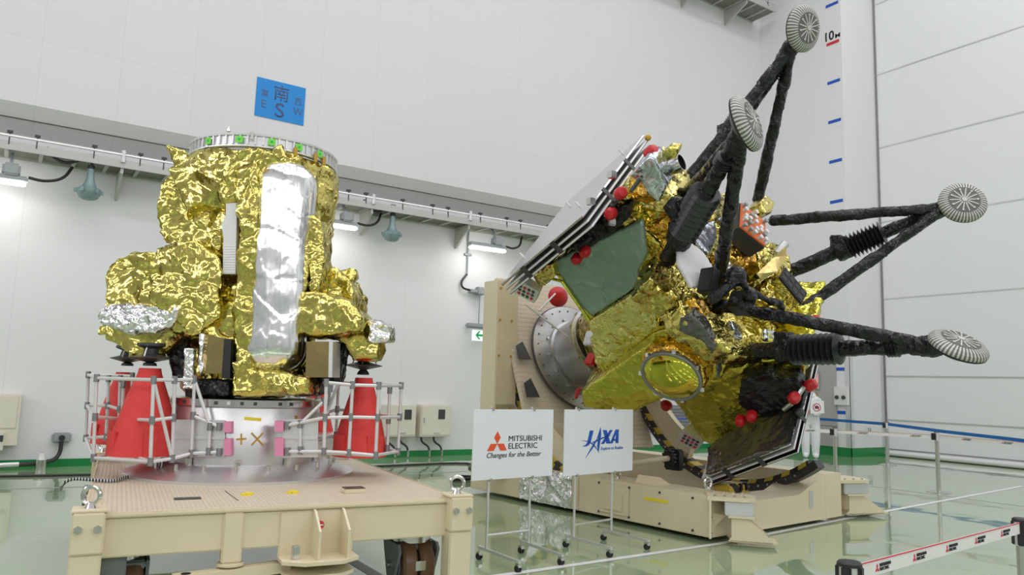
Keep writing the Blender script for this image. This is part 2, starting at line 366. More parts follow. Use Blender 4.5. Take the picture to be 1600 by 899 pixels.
def tag(o, label=None, cat=None, group=None, kind=None):
    if label: o['label'] = label
    if cat: o['category'] = cat
    if group: o['group'] = group
    if kind: o['kind'] = kind
    return o
def thing(name, loc, label, cat, group=None):
    o = bpy.data.objects.new(name, None); o.empty_display_size = 0.1; col.objects.link(o); o.location = V(loc); o['_o'] = tuple(V(loc))
    return tag(o, label, cat, group)
def copy_tree(o, parent=None):
    c = o.copy(); col.objects.link(c)
    if parent is not None: c.parent = parent
    for ch in list(o.children): copy_tree(ch, c)
    return c
_tc = {}
def text(s, org, xd, yd, width, height, m, parent, name='lettering', depth=0.002, shear=0.0, bold=0.0, lift=0.003):
    """flat lettering fitted into a width x height rectangle with its lower-left corner at org"""
    cu = bpy.data.curves.new('t', 'FONT'); cu.body = s; cu.shear = shear; cu.offset = bold; cu.resolution_u = 4
    o = bpy.data.objects.new('t', cu); col.objects.link(o)
    dg = bpy.context.evaluated_depsgraph_get(); dg.update()
    me = bpy.data.meshes.new_from_object(o.evaluated_get(dg)); bpy.data.objects.remove(o); bpy.data.curves.remove(cu)
    if not me.vertices: return None
    xs = [v.co.x for v in me.vertices]; ys = [v.co.y for v in me.vertices]
    x0, x1, y0, y1 = min(xs), max(xs), min(ys), max(ys)
    sx = width/(x1-x0); sy = height/(y1-y0) if height else sx
    xd, yd, org = V(xd).normalized(), V(yd).normalized(), V(org); n = xd.cross(yd)
    mb = MB(); mb.bm.from_mesh(me); bpy.data.meshes.remove(me)
    for v in mb.bm.verts: v.co = org+xd*((v.co.x-x0)*sx)+yd*((v.co.y-y0)*sy)+n*lift
    r = bmesh.ops.extrude_face_region(mb.bm, geom=mb.bm.faces[:])
    for g in r['geom']:
        if isinstance(g, bmesh.types.BMVert): g.co -= n*depth
    return mb.build(name, m, parent, smooth=False)
def decal(polys, org, xd, yd, m, parent, name, lift=0.003, depth=0.002):
    xd, yd, org = V(xd).normalized(), V(yd).normalized(), V(org); n = xd.cross(yd)
    mb = MB()
    for p in polys: mb.prism([org+xd*a+yd*b+n*lift for a, b in p], -n*depth)
    return mb.build(name, m, parent, smooth=False)

# ================================================================== THE SETTING
XW, YW, YU, XS, YE, HC = 16.2, 13.1, 12.76, 17.6, 10.35, 14.0
def struct(name, mb, m, parent=None, **k):
    o = mb.build(name, m, parent, smooth=k.pop('smooth', False), **k); 
    if parent is None: o['kind'] = 'structure'
    return o
XB, YB = -9.0, -9.0
struct('floor', MB().box((XB, YB, -0.2), (XS+0.3, YW+0.3, 0)), FLOORM, origin=(0, 0, 0))
struct('ceiling', MB().box((XB, YB, HC), (XS+0.3, YW+0.3, HC+0.2)), CEIL, origin=(0, 0, HC))
wl = MB().box((XB, YW, 0), (XS, YW+0.3, 5.0)); struct('wall_left', wl, WALL_L, origin=(0, YW, 0))
# upper part of the long wall stands forward on a haunched beam
prof = [(YU, HC), (YU, 5.21), (YU+0.13, 5.02), (YW, 4.82), (YW+0.3, 4.82), (YW+0.3, HC)]
struct('wall_left_upper', MB().prism([(XB, y, z) for y, z in prof], (XW-XB, 0, 0)), WALL_S, origin=(0, YU, 0))
struct('trim_1', MB().box((XB, YU+0.128, 5.005), (XW, YU+0.142, 5.018)), DARK, origin=(0, YU, 5))
wr = MB().box((XW, YE, 0), (XS+0.3, YW+0.3, HC)); WRo = struct('wall_right', wr, WALL_R, origin=(XW, YE, 0))
struct('wall_front', MB().box((XS+0.3, YB, 0), (XS+0.5, YE, HC)), WALL_R, origin=(XS, 0, 0))
struct('wall_near', MB().box((XB, YB-0.2, 0), (XS+0.3, YB, HC)), BACKW, origin=(0, YB, 0))
struct('wall_back', MB().box((XB-0.2, YB, 0), (XB, YW, HC)), BACKW, origin=(XB, 0, 0))
# baseboards
struct('baseboard_left', MB().box((XB, YW-0.015, 0), (XW, YW, 0.11)), GREENB, origin=(0, YW, 0))
struct('baseboard_right', MB().box((XW-0.015, YE-0.015, 0), (XW, YW, 0.2)).box((XW-0.015, YE-0.015, 0), (XS, YE, 0.2)), GREENB, origin=(XW, YE, 0))
# shutter: big white sheet door with seams, recessed behind the pier
sh = thing('door_1', (XS, 4, 0), None, None); sh['kind'] = 'structure'
MB().box((XS, YB, 0.06), (XS+0.12, YE, HC)).build('shutter_skin', CURT, sh, smooth=False)
for z in (0.845, 1.875, 3.74, 5.64, 7.53, 9.43, 11.3, 13.2):
    q = MB().box((XS-0.012, YB, z-0.016), (XS+0.01, YE, z+0.016)); 
    q.build('seam_strip', ALU if z > 3 else PADL, sh, smooth=False)
MB().cyl((XS-0.03, YB, 0.07), (XS-0.03, YE, 0.07), 0.06).build('bottom_roll', WPLASTIC, sh)
MB().box((XS-0.02, YB, 0.16), (XS+0.01, YE, 0.175)).build('bottom_seam', JOINT, sh, smooth=False)
MB().box((XS-0.03, YE-0.05, 0.2), (XS, YE-0.02, HC)).build('guide_rail', JOINT, sh, smooth=False)
# corner guards
struct('trim_2', MB().box((XW-0.008, YE-0.008, 0.2), (XW+0.12, YE+0.001, 2.9)).box((XW-0.008, YE-0.008, 0.2), (XW, YE+0.12, 2.9)), ALU, origin=(XW, YE, 0))
struct('trim_3', MB().box((XS-0.16, YE-0.012, 0.2), (XS-0.08, YE, 2.85)), ALU, origin=(XS, YE, 0))
# height marks painted on the right wall (children of the wall)
for z in range(1, 14):
    n_ = MB().box((XW-0.006, 10.41, z-0.045), (XW-0.001, 10.75, z+0.03))
    n_.build('height_mark', MRED if z == 10 else MBLUE, WRo, smooth=False)
text('10', (XW-0.002, 10.78, 10.08), (0, -1, 0), (0, 0, 1), 0.24, 0.24, INK, WRo, 'height_figure', bold=0.02)
text('M', (XW-0.002, 10.51, 10.08), (0, -1, 0), (0, 0, 1), 0.13, 0.11, INK, WRo, 'height_figure', bold=0.02)
# grey service door with its instruments
dr = thing('door_2', (XW, 11.35, 0), None, None); dr['kind'] = 'structure'
MB().box((XW-0.05, 10.68, 0.2), (XW, 11.85, 2.25), bev=0.008).build('door_leaf', GREYD, dr)
MB().box((XW-0.056, 10.66, 0.66), (XW-0.045, 11.85, 0.68)).build('door_joint', JOINT, dr, smooth=False)
MB().box((XW-0.09, 11.08, 1.50), (XW-0.04, 11.42, 1.93), bev=0.01).build('screen_bezel', GREY, dr)
MB().box((XW-0.094, 11.11, 1.53), (XW-0.088, 11.39, 1.90)).build('screen', SCREEN, dr, smooth=False)
for i in range(6): MB().box((XW-0.097, 11.11, 1.56+i*0.06), (XW-0.093, 11.39, 1.565+i*0.06)).build('screen_line', WPLASTIC, dr, smooth=False)
MB().box((XW-0.07, 11.20, 1.97), (XW-0.045, 11.34, 2.04)).build('exit_lamp', GRN, dr)
MB().box((XW-0.07, 11.17, 1.31), (XW-0.045, 11.34, 1.43)).build('notice_frame', OCHRE, dr); MB().box((XW-0.075, 11.19, 1.33), (XW-0.068, 11.32, 1.41)).build('notice', WPLASTIC, dr)
MB().box((XW-0.07, 11.10, 1.18), (XW-0.045, 11.42, 1.26)).build('name_plate', WPLASTIC, dr)
MB().cyl((XW-0.10, 11.24, 1.08), (XW-0.05, 11.24, 1.08), 0.035).build('door_knob', STEEL, dr)
MB().box((XW-0.08, 11.18, 0.42), (XW-0.045, 11.30, 0.46)).build('latch', DARK, dr)
cb = thing('control_box', (XW, 10.55, 1.3), 'small pale switch box with two black knobs on the white pier', 'switch box')
MB().box((XW-0.10, 10.36, 1.16), (XW-0.005, 10.70, 1.58), bev=0.01).build('case', WPLASTIC, cb)
for yy in (10.45, 10.62): MB().cyl((XW-0.13, yy, 1.34), (XW-0.09, yy, 1.34), 0.045).build('knob', DARK, cb)
sk = thing('wall_socket', (16.9, YE, 0.5), 'small white double socket low on the narrow pier face', 'socket')
MB().box((16.78, YE-0.03, 0.50), (16.98, YE-0.003, 0.72), bev=0.005).build('plate', WPLASTIC, sk)
for k in (0, 1): MB().box((16.82+0.08*k, YE-0.036, 0.54), (16.86+0.08*k, YE-0.028, 0.66)).build('outlet', GREY, sk)

# painted floor lines
fl = MB()
def strip(mb, pts, wd, z):
    P = [Vector((p[0], p[1], z)) for p in pts]; n = len(P); L_, R_ = [], []
    for i in range(n):
        d = (P[min(i+1, n-1)]-P[max(i-1, 0)]).normalized(); s_ = Vector((-d.y, d.x, 0))*wd/2
        L_.append(mb.bm.verts.new(P[i]+s_)); R_.append(mb.bm.verts.new(P[i]-s_))
    for i in range(n-1): mb.bm.faces.new((R_[i], R_[i+1], L_[i+1], L_[i]))
strip(fl, [onz(*p) for p in ((700, 911), (830, 893), (1125, 850), (1300, 815), (1598, 760))], 0.07, 0.002)
struct('trim_4', fl, WPLASTIC, origin=(0, 0, 0))
sl = MB(); strip(sl, [onz(515, 857), onz(640, 930)], 0.10, 0.0015); strip(sl, [onz(0, 765), onz(100, 762), onz(400, 755), onz(730, 737)], 0.07, 0.0015)
strip(sl, [onz(1270, 748), onz(1600, 792)], 0.03, 0.0015)
struct('trim_5', sl, GREY, origin=(0, 0, 0))

# ------------------------------------------------------------------ cable tray on the long wall
def tray(x0, x1, zt, y1, wd, label, cyc=1.45, off=0.0):
    t_ = thing('cable_tray', ((x0+x1)/2, y1, zt), label, 'cable tray')
    y0 = y1-wd
    MB().box((x0, y0-0.015, zt-0.02), (x1, y0+0.015, zt+0.10)).build('outer_rail', TRAY, t_, smooth=False)
    MB().box((x0, y1-0.03, zt-0.02), (x1, y1-0.005, zt+0.10)).build('inner_rail', TRAY, t_, smooth=False)
    MB().box((x0, y0, zt+0.015), (x1, y1-0.01, zt+0.03)).build('tray_bed', TRAYD, t_, smooth=False)
    x = x0+0.2
    while x < x1: MB().box((x-0.025, y0, zt-0.015), (x+0.025, y1, zt+0.018)).build('rung', TRAY, t_, smooth=False); x += 0.42
    x = x0+off
    while x < x1:
        b_ = MB(); b_.prism([(x-0.02, y0+0.02, zt-0.02), (x-0.02, y1, zt-0.02), (x-0.02, y1, zt-0.42), (x-0.02, y1-0.05, zt-0.42), (x-0.02, y0+0.02, zt-0.10)], (0.04, 0, 0))
        b_.build('bracket', TRAY, t_, smooth=False)
        MB().cyl((x, y0-0.02, zt+0.06), (x, y0-0.02, zt+0.24), 0.035, n=10).build('lug', ALU, t_)
        x += cyc
    x = x0+0.45; k = 0
    while x < x1:
        MB().box((x-0.008, y0-0.02, zt+0.05), (x+0.008, y0+0.0, zt+0.24)).box((x-0.035, y0-0.03, zt+0.22), (x+0.035, y0+0.03, zt+0.25)).build('clip', DARK, t_, smooth=False)
        x += (0.62, 0.33, 0.72)[k % 3]; k += 1
    MB().tube([(x0, y0-0.03, zt+0.17), (x1, y0-0.03, zt+0.17)], 0.018, 6).build('conduit', ALU, t_)
    return t_
tray(-3.0, 13.0, 4.47, YW, 0.55, 'long grey cable tray running along the left wall under the beam', 2.02, off=0.14)
tray(9.5, 15.9, 11.3, YU, 0.75, 'short cable tray high on the wall at the top of the picture', 1.6, off=0.5)

def flood(p, label):
    x, z = p; t_ = thing('linear_light', (x, YW-0.5, z), label, 'lamp', 'linear lamps under the cable tray')
    MB().box((x-0.42, YW-0.58, z-0.03), (x+0.42, YW-0.46, z+0.06), bev=0.02).build('housing', GREY, t_)
    MB().box((x-0.40, YW-0.585, z-0.07), (x+0.40, YW-0.455, z-0.03), bev=0.012).build('lens', LEDM, t_)
    MB().box((x+0.10, YW-0.62, z+0.05), (x+0.32, YW-0.44, z+0.22), bev=0.03).build('junction_box', GREY, t_)
    MB().bar((x+0.2, YW-0.52, z+0.2), (x+0.2, YW-0.3, z+0.42), 0.04, 0.04).build('arm', GREY, t_)
    MB().tube([(x+0.42, YW-0.52, z+0.06), (x+0.62, YW-0.5, z+0.04), (x+0.85, YW-0.4, z+0.14), (x+0.95, YW-0.3, z+0.36)], 0.022, 7, 2).build('cable', CABLE, t_)
    l = bpy.data.lights.new('linear_light_glow', 'AREA'); l.shape = 'RECTANGLE'; l.size = 0.8; l.size_y = 0.1; l.energy = 1.3
    lo = bpy.data.objects.new('linear_light_glow', l); lo.location = (x, YW-0.52, z-0.08); col.objects.link(lo)
def lampat(px, py): q = onpl(px, py, (0, 1, 0), (0, YW-0.52, 0)); return (q[0], q[2])
flood(lampat(762, 386), 'glowing linear lamp below the cable tray right of the pendant lamps')
flood(lampat(523, 349), 'glowing linear lamp half hidden behind the gold spacecraft')
flood(lampat(-12, 276), 'glowing linear lamp cut off by the left edge of the picture')
def pendant(px, py, label):
    q = onpl(px, py, (0, 1, 0), (0, YW-0.45, 0)); x, y, z = q
    t_ = thing('pendant_lamp', (x, y, z), label, 'lamp', 'grey pendant lamps under the cable tray')
    MB().lathe([(0.045, 0.42), (0.05, 0.30), (0.07, 0.22), (0.11, 0.13), (0.13, 0.11)], (x, y, z-0.28), n=20).build('hood', TEALG, t_)
    MB().lathe([(0.14, 0.13), (0.165, 0.11), (0.165, 0.07), (0.15, 0.03), (0.12, -0.02), (0.08, -0.04)], (x, y, z-0.28), n=20).build('guard_ring', TEALG, t_)
    for k in range(6):
        a_ = k*math.pi/3; MB().box((-0.025, -0.02, 0), (0.025, 0.02, 0.06), Matrix.Translation((x+0.17*math.cos(a_), y+0.17*math.sin(a_), z-0.23)) @ Matrix.Rotation(a_, 4, 'Z')).build('clamp', TEALG, t_)
    MB().cyl((x, y, z+0.12), (x, y, z+0.22), 0.045).build('gland', BLACK, t_)
    MB().box((x-0.16, y-0.05, z+0.24), (x+0.16, y+0.05, z+0.32), bev=0.02).box((x-0.07, y-0.07, z+0.2), (x+0.07, y+0.07, z+0.36), bev=0.03).build('mounting_box', GREY, t_)
    MB().tube([(x-0.14, y, z+0.26), (x-0.32, y, z+0.16), (x-0.5, y-0.02, z+0.22), (x-0.58, y, z+0.36)], 0.022, 7, 2).build('cable', CABLE, t_)
pendant(141, 279, 'grey pendant lamp hanging left of the gold spacecraft')
pendant(613, 350, 'grey pendant lamp hanging between the two spacecraft')

def wl_(px, py, d=0.0): q = onpl(px, py, (0, 1, 0), (0, YW-d, 0)); return Vector(q)
# exit sign with its hanging gear
q = wl_(748, 525, 0.12)
ex = thing('exit_sign', (q.x, YW, q.z-0.15), 'green arrow exit sign hanging on the wall left of the beige tower', 'exit sign')
MB().box((q.x-0.15, YW-0.14, q.z-0.10), (q.x+0.14, YW-0.10, q.z+0.11), bev=0.005).build('sign_box', EXITG, ex)
decal([[(-0.09, 0), (-0.01, 0.085), (0.03, 0.085), (-0.025, 0.022), (0.10, 0.022), (0.10, -0.022), (-0.025, -0.022), (0.03, -0.085), (-0.01, -0.085)]], (q.x, YW-0.14, q.z+0.01), (1, 0, 0), (0, 0, 1), GRN, ex, 'arrow')
MB().box((q.x-0.30, YW-0.18, q.z+0.14), (q.x+0.26, YW-0.05, q.z+0.24), bev=0.03).build('light_body', GREY, ex)
MB().cyl((q.x, YW-0.1, q.z+0.24), (q.x, YW-0.1, q.z+0.85), 0.014, n=8).build('stem', GREY, ex)
MB().box((q.x-0.22, YW-0.13, q.z+0.86), (q.x+0.06, YW, q.z+0.92)).box((q.x-0.08, YW-0.16, q.z+0.82), (q.x+0.09, YW-0.02, q.z+0.98), bev=0.02).build('junction_box', GREY, ex)
MB().tube([(q.x-0.16, YW-0.08, q.z+0.90), (q.x-0.38, YW-0.06, q.z+0.92), (q.x-0.42, YW-0.05, q.z+1.05), (q.x-0.28, YW-0.04, q.z+1.22)], 0.022, 7, 2).build('flexible_cable', CABLE, ex)
MB().cyl((q.x-0.27, YW-0.03, q.z+1.2), (q.x-0.27, YW-0.03, q.z+2.5), 0.016, n=8).build('conduit', GREY, ex)
MB().box((q.x-0.35, YW-0.05, q.z+1.6), (q.x-0.19, YW-0.0, q.z+1.64)).build('saddle', GREY, ex)

# compass sign
def compass():
    x0, x1, z0, z1 = 3.09, 3.93, 5.77, 6.45; y = YU-0.012
    o = MB().box((x0, y, z0), (x1, YU-0.001, z1)).build('compass_sign', BLUE, None, smooth=False); tag(o, 'blue compass board with S, E and W high on the white wall', 'sign')
    X_, Z_ = (1, 0, 0), (0, 0, 1)
    text('\u5357', (x0+0.30, y, z0+0.345), X_, Z_, 0.25, 0.27, NAVY, o, bold=0.004); text('S', (x0+0.335, y, z0+0.055), X_, Z_, 0.155, 0.25, NAVY, o, bold=0.004)
    text('\u6771', (x0+0.08, y, z0+0.36), X_, Z_, 0.125, 0.13, NAVY, o); text('E', (x0+0.10, y, z0+0.17), X_, Z_, 0.08, 0.13, NAVY, o)
    text('\u897f', (x0+0.66, y, z0+0.34), X_, Z_, 0.125, 0.13, NAVY, o); text('W', (x0+0.645, y, z0+0.155), X_, Z_, 0.165, 0.135, NAVY, o)
compass()

# switch cabinets
def cabinet(px0, py0, px1, py1, label, deep=0.22, slot=True):
    a_, b_ = wl_(px0, py1), wl_(px1, py0); t_ = thing('switch_cabinet', ((a_.x+b_.x)/2, YW, a_.z), label, 'electrical cabinet')
    x0, x1, z0, z1 = a_.x, b_.x, a_.z, b_.z; y = YW-deep
    MB().box((x0, y, z0), (x1, YW, z1), bev=0.008).build('case', BEIGEP, t_)
    d_ = MB().box((x0+0.02, y-0.012, z0+0.03), (x1-0.02, y, z1-0.02), bev=0.004).build('door', BEIGEP, t_)
    if slot:
        MB().box((x0+0.36, y-0.02, z1-0.26), (x0+0.50, y-0.01, z1-0.08)).build('window', DARK, d_)
        MB().box((x0+0.05, y-0.02, z0+0.26), (x0+0.075, y-0.01, z0+0.36)).build('handle', STEEL, d_)
        MB().box((x0+0.28, y-0.018, z0+0.06), (x0+0.40, y-0.01, z0+0.075)).build('name_plate', STEEL, d_)
        for i, dx in enumerate((0.07, 0.33)):
            xx = x0+dx
            MB().tube([(xx, y+0.1, z0), (xx+0.01, y+0.08, z0-0.10), (xx+0.12, y+0.02, z0-0.17), (xx+0.14, y, z0-0.27)], 0.02, 7, 2).build('flexible_conduit', CABLE, t_)
            MB().cyl((xx+0.14, y, z0-0.36), (xx+0.14, y, z0-0.24), 0.022, n=8).build('floor_gland', STEEL, t_)
    return t_
cabinet(648, 633, 697, 682, 'cream electrical cabinet on the left wall next to the white sign board')
cabinet(594, 633, 643, 682, 'cream electrical cabinet partly behind the right aluminium frame')
a_ = wl_(0, 697); t_ = thing('wall_cabinet', (0.0, YW, a_.z), 'cream wall cabinet with a dark slot at the left edge of the picture', 'electrical cabinet')
MB().box((-0.6, YW-0.25, 0.33), (0.24, YW, 1.04), bev=0.008).box((-0.6, YW-0.30, 0.27), (0.08, YW-0.02, 0.52), bev=0.008).build('case', BEIGEP, t_)
MB().box((-0.58, YW-0.262, 0.57), (0.20, YW-0.25, 1.01), bev=0.004).build('door', BEIGEP, t_)
MB().box((-0.5, YW-0.305, 0.39), (0.07, YW-0.295, 0.48)).build('display_slot', DARK, t_)
q = wl_(96, 690, 0.1); so = thing('power_plug', (q.x, YW, q.z), 'black wall socket with plugged grey hose left of the cart', 'socket')
MB().box((q.x-0.12, YW-0.10, q.z-0.02), (q.x+0.12, YW, q.z+0.12), bev=0.02).build('socket_box', GREY, so)
MB().cyl((q.x, YW-0.14, q.z+0.05), (q.x, YW-0.1, q.z+0.05), 0.04).build('socket_face', BLACK, so)
MB().tube([(q.x, YW-0.1, q.z), (q.x, YW-0.1, q.z-0.16), (q.x-0.06, YW-0.15, q.z-0.26), (q.x-0.25, YW-0.2, q.z-0.30), (q.x-0.5, YW-0.25, q.z-0.30)], 0.03, 8, 2).build('hose', CABLE, so)
MB().tube([(q.x-0.5, YW-0.25, q.z-0.30), (q.x-0.8, YW-0.3, q.z-0.30), (q.x-1.0, YW-0.3, q.z-0.38), (q.x-1.03, YW-0.3, 0.02)], 0.035, 8, 2).build('metal_conduit', ALU, so)
fb = thing('floor_gland', (0.55, YW-0.35, 0), 'small steel floor fitting beside the green skirting left of the cart', 'fitting')
MB().cyl((0.55, YW-0.35, 0), (0.55, YW-0.35, 0.14), 0.07).build('body', STEEL, fb); MB().cyl((0.55, YW-0.35, 0.14), (0.55, YW-0.35, 0.22), 0.05, 0.03).build('neck', WPLASTIC, fb)
# louvred grille behind the dolly
gx0, gx1 = 12.1, 14.4
gr = thing('wall_grille', (13.2, YW, 0.3), 'grey louvred grille low on the wall behind the tilting dolly', 'grille')
for i in range(9): MB().box((gx0, YW-0.08, 0.40+i*0.075), (gx1, YW-0.02, 0.425+i*0.075)).build('louvre', JOINT if i != 4 else MBLUE, gr, smooth=False)
MB().box((gx0-0.03, YW-0.09, 0.36), (gx0, YW, 1.05)).box((gx1, YW-0.09, 0.36), (gx1+0.03, YW, 1.05)).build('grille_frame', JOINT, gr, smooth=False)
tag(MB().tube([(-2.0, 12.55, 0.016), (0.1, 11.95, 0.016), (2.4, 11.75, 0.016), (5.0, 11.65, 0.016), (7.1, 11.8, 0.016), tuple(onz(728, 733, 0.016)), tuple(onz(760, 736, 0.016))], 0.016, 7, 2).build('floor_cable', CABLE), 'long black cable lying on the green floor along the left wall', 'cable')
cb_ = MB(); rg = random.Random(4); cc = onz(722, 750, 0.02)
cb_.tube([(cc[0]+0.2*math.cos(k*0.9)*(0.7+0.3*rg.random()), cc[1]+0.16*math.sin(k*0.9)*(0.7+0.3*rg.random()), 0.016+0.002*k) for k in range(26)], 0.014, 6, 2)
tag(cb_.build('cable_coil', CABLE), 'loose coil of black cable on the floor left of the dolly', 'cable')
# ceiling lamps housings
for xx in (-5, -1, 3, 7, 11, 15):
    for yy in (-6, -2.5, 1, 4.5, 8, 11):
        pass

# ================================================================== CREAM TRANSPORT CART
ZD = 0.65; D0 = Vector((1.64, 6.29, 0)); yawC = math.radians(-6.5)
rh = Vector((0.8329, -0.5535, 0)); fh = Vector((0.5535, 0.8329, 0))
def LQ(r, q, z): return D0+rh*r+fh*q+Vector((0, 0, z))
def LP(px, py, q=0.0): return Vector(onpl(px, py, fh, D0+fh*q))
MCt = Matrix.Translation((1.67, 6.13, 0)) @ Matrix.Rotation(yawC, 4, 'Z')
HX, HY = 1.07, 1.60
cart = thing('transport_cart', (1.67, 6.13, 0), 'cream steel transport cart with tread plate deck under the left gold spacecraft', 'cart')
xd = MCt.to_3x3() @ Vector((1, 0, 0)); yd = MCt.to_3x3() @ Vector((0, 1, 0))
MB().box((-HX, -HY, ZD-0.02), (HX, HY, ZD), MCt, bev=0.006).build('deck_plate', TREAD, cart, uv=(xd, yd, MCt.translation))
def cbx(name, lo, hi, m=BEIGE, bev=0.008, parent=None): return MB().box(lo, hi, MCt, bev=bev).build(name, m, parent or cart)
cbx('front_beam', (-HX, -HY-0.01, ZD-0.23), (HX, -HY+0.12, ZD-0.022)); cbx('rear_beam', (-HX, HY-0.12, ZD-0.23), (HX, HY, ZD-0.022))
cbx('side_beam', (-HX, -HY+0.121, ZD-0.23), (-HX+0.12, HY-0.121, ZD-0.022)); cbx('side_beam', (HX-0.12, -HY+0.121, ZD-0.23), (HX, HY-0.121, ZD-0.022))
cbx('beam_lip', (-HX, -HY-0.03, ZD-0.022), (HX, -HY-0.005, ZD+0.006)); cbx('beam_lip', (HX-0.005, -HY, ZD-0.022), (HX+0.015, HY, ZD+0.006)); cbx('beam_lip', (-HX-0.015, -HY, ZD-0.022), (-HX+0.005, HY, ZD+0.006))
for sx in (-1, 1):
    for sy in (-1, 1):
        x0 = sx*(HX-0.02); y0 = sy*HY
        cp = cbx('corner_post', (x0-0.075, y0-0.07-0.02, ZD-0.60), (x0+0.075, y0+0.07-0.02, ZD-0.19))
        cbx('post_head', (x0-0.078, y0-0.10, ZD-0.19), (x0+0.078, y0+0.08, ZD+0.02), parent=None)
        cbx('head_plate', (x0-0.085, y0-0.09, ZD+0.02), (x0+0.085, y0+0.09, ZD+0.032))
        for k in (-0.045, 0.045):
            p0 = MCt @ Vector((x0+k, y0-0.10, ZD-0.06)); p1 = MCt @ Vector((x0+k, y0-0.118, ZD-0.06)); MB().cyl(p0, p1, 0.021, n=6).build('bolt', STEEL, cart)
        p0 = MCt @ Vector((x0, y0-0.02, ZD-0.62)); MB().cyl(p0, p0+Vector((0, 0, 0.04)), 0.03, n=12).cyl(p0-Vector((0, 0, 0.01)), p0+Vector((0, 0, 0.008)), 0.06, n=12).build('jack_foot', STEEL, cart)
        p = MCt @ Vector((x0, y0, ZD+0.032)); pts = [p+rh*0.045*math.sin(a*math.pi/10)+Vector((0, 0, 0.065-0.045*math.cos(a*math.pi/10))) for a in range(21)]
        eb = MB().tube(pts, 0.012, 8).cyl(p, p+Vector((0, 0, 0.03)), 0.028, 0.018).build('eye_bolt', STEEL, cart)
# front gusset bracket
gp = MCt
def cpr(name, poly, vec, m=BEIGE): return MB().prism([MCt @ Vector(p) for p in poly], MCt.to_3x3() @ Vector(vec)).build(name, m, cart, smooth=False)
gx = 0.12
cbx('bracket_plate', (gx-0.19, -HY-0.02, ZD-0.30), (gx+0.25, -HY-0.005, ZD-0.03))
for k in (0.0, 0.17): cpr('gusset', [(gx+k, -HY-0.02, ZD-0.02), (gx+k, -HY-0.06, ZD-0.03), (gx+k, -HY-0.20, ZD-0.12), (gx+k, -HY-0.20, ZD-0.28), (gx+k, -HY-0.02, ZD-0.28)], (0.014, 0, 0))
cpr('bracket_shelf', [(gx-0.19, -HY, ZD-0.30), (gx-0.19, -HY-0.16, ZD-0.30), (gx-0.08, -HY-0.24, ZD-0.30), (gx+0.14, -HY-0.24, ZD-0.30), (gx+0.25, -HY-0.16, ZD-0.30), (gx+0.25, -HY, ZD-0.30)], (0, 0, 0.02))
cpr('lower_shelf', [(gx-0.17, -HY+0.02, ZD-0.375), (gx-0.17, -HY-0.14, ZD-0.375), (gx-0.08, -HY-0.22, ZD-0.375), (gx+0.14, -HY-0.22, ZD-0.375), (gx+0.23, -HY-0.14, ZD-0.375), (gx+0.23, -HY+0.02, ZD-0.375)], (0, 0, 0.02))
for sgn, ln in ((-1, 1),): cbx('drop_post', (-0.38, -HY-0.03, ZD-0.30), (-0.27, -HY+0.05, ZD-0.02))
p = MCt @ Vector((-0.325, -HY+0.0, ZD-0.30)); MB().cyl(p, p-Vector((0, 0, 0.012)), 0.075, n=24).cyl(p-Vector((0, 0, 0.012)), p-Vector((0, 0, 0.12)), 0.04).build('swivel_flange', BEIGE, cart)
MB().bar(MCt @ Vector((-0.62, -HY-0.08, ZD-0.355)), MCt @ Vector((0.0, -HY+0.02, ZD-0.345)), 0.10, 0.055).build('tow_bar', BEIGE, cart)
p = MCt @ Vector((-0.56, -HY-0.07, ZD-0.327)); MB().cyl(p, p+Vector((0, 0, 0.003)), 0.026).build('tow_eye', BLACK, cart)
p = MCt @ Vector((gx-0.11, -HY-0.12, ZD-0.28)); MB().box((-0.02, -0.02, 0), (0.02, 0.02, 0.075), Matrix.Translation(p), bev=0.005).build('latch_block', STEEL, cart)
p = MCt @ Vector((gx+0.045, -HY-0.012, ZD-0.115)); decal([[(0.024*math.cos(a*math.pi/8), 0.024*math.sin(a*math.pi/8)) for a in range(16)]], p-yd*0.012, xd, (0, 0, 1), MRED, cart, 'round_sticker')
decal([[(-0.018, -0.004), (0.018, -0.004), (0.018, 0.004), (-0.018, 0.004)]], p-yd*0.015, xd, (0, 0, 1), WPLASTIC, cart, 'sticker_bar')
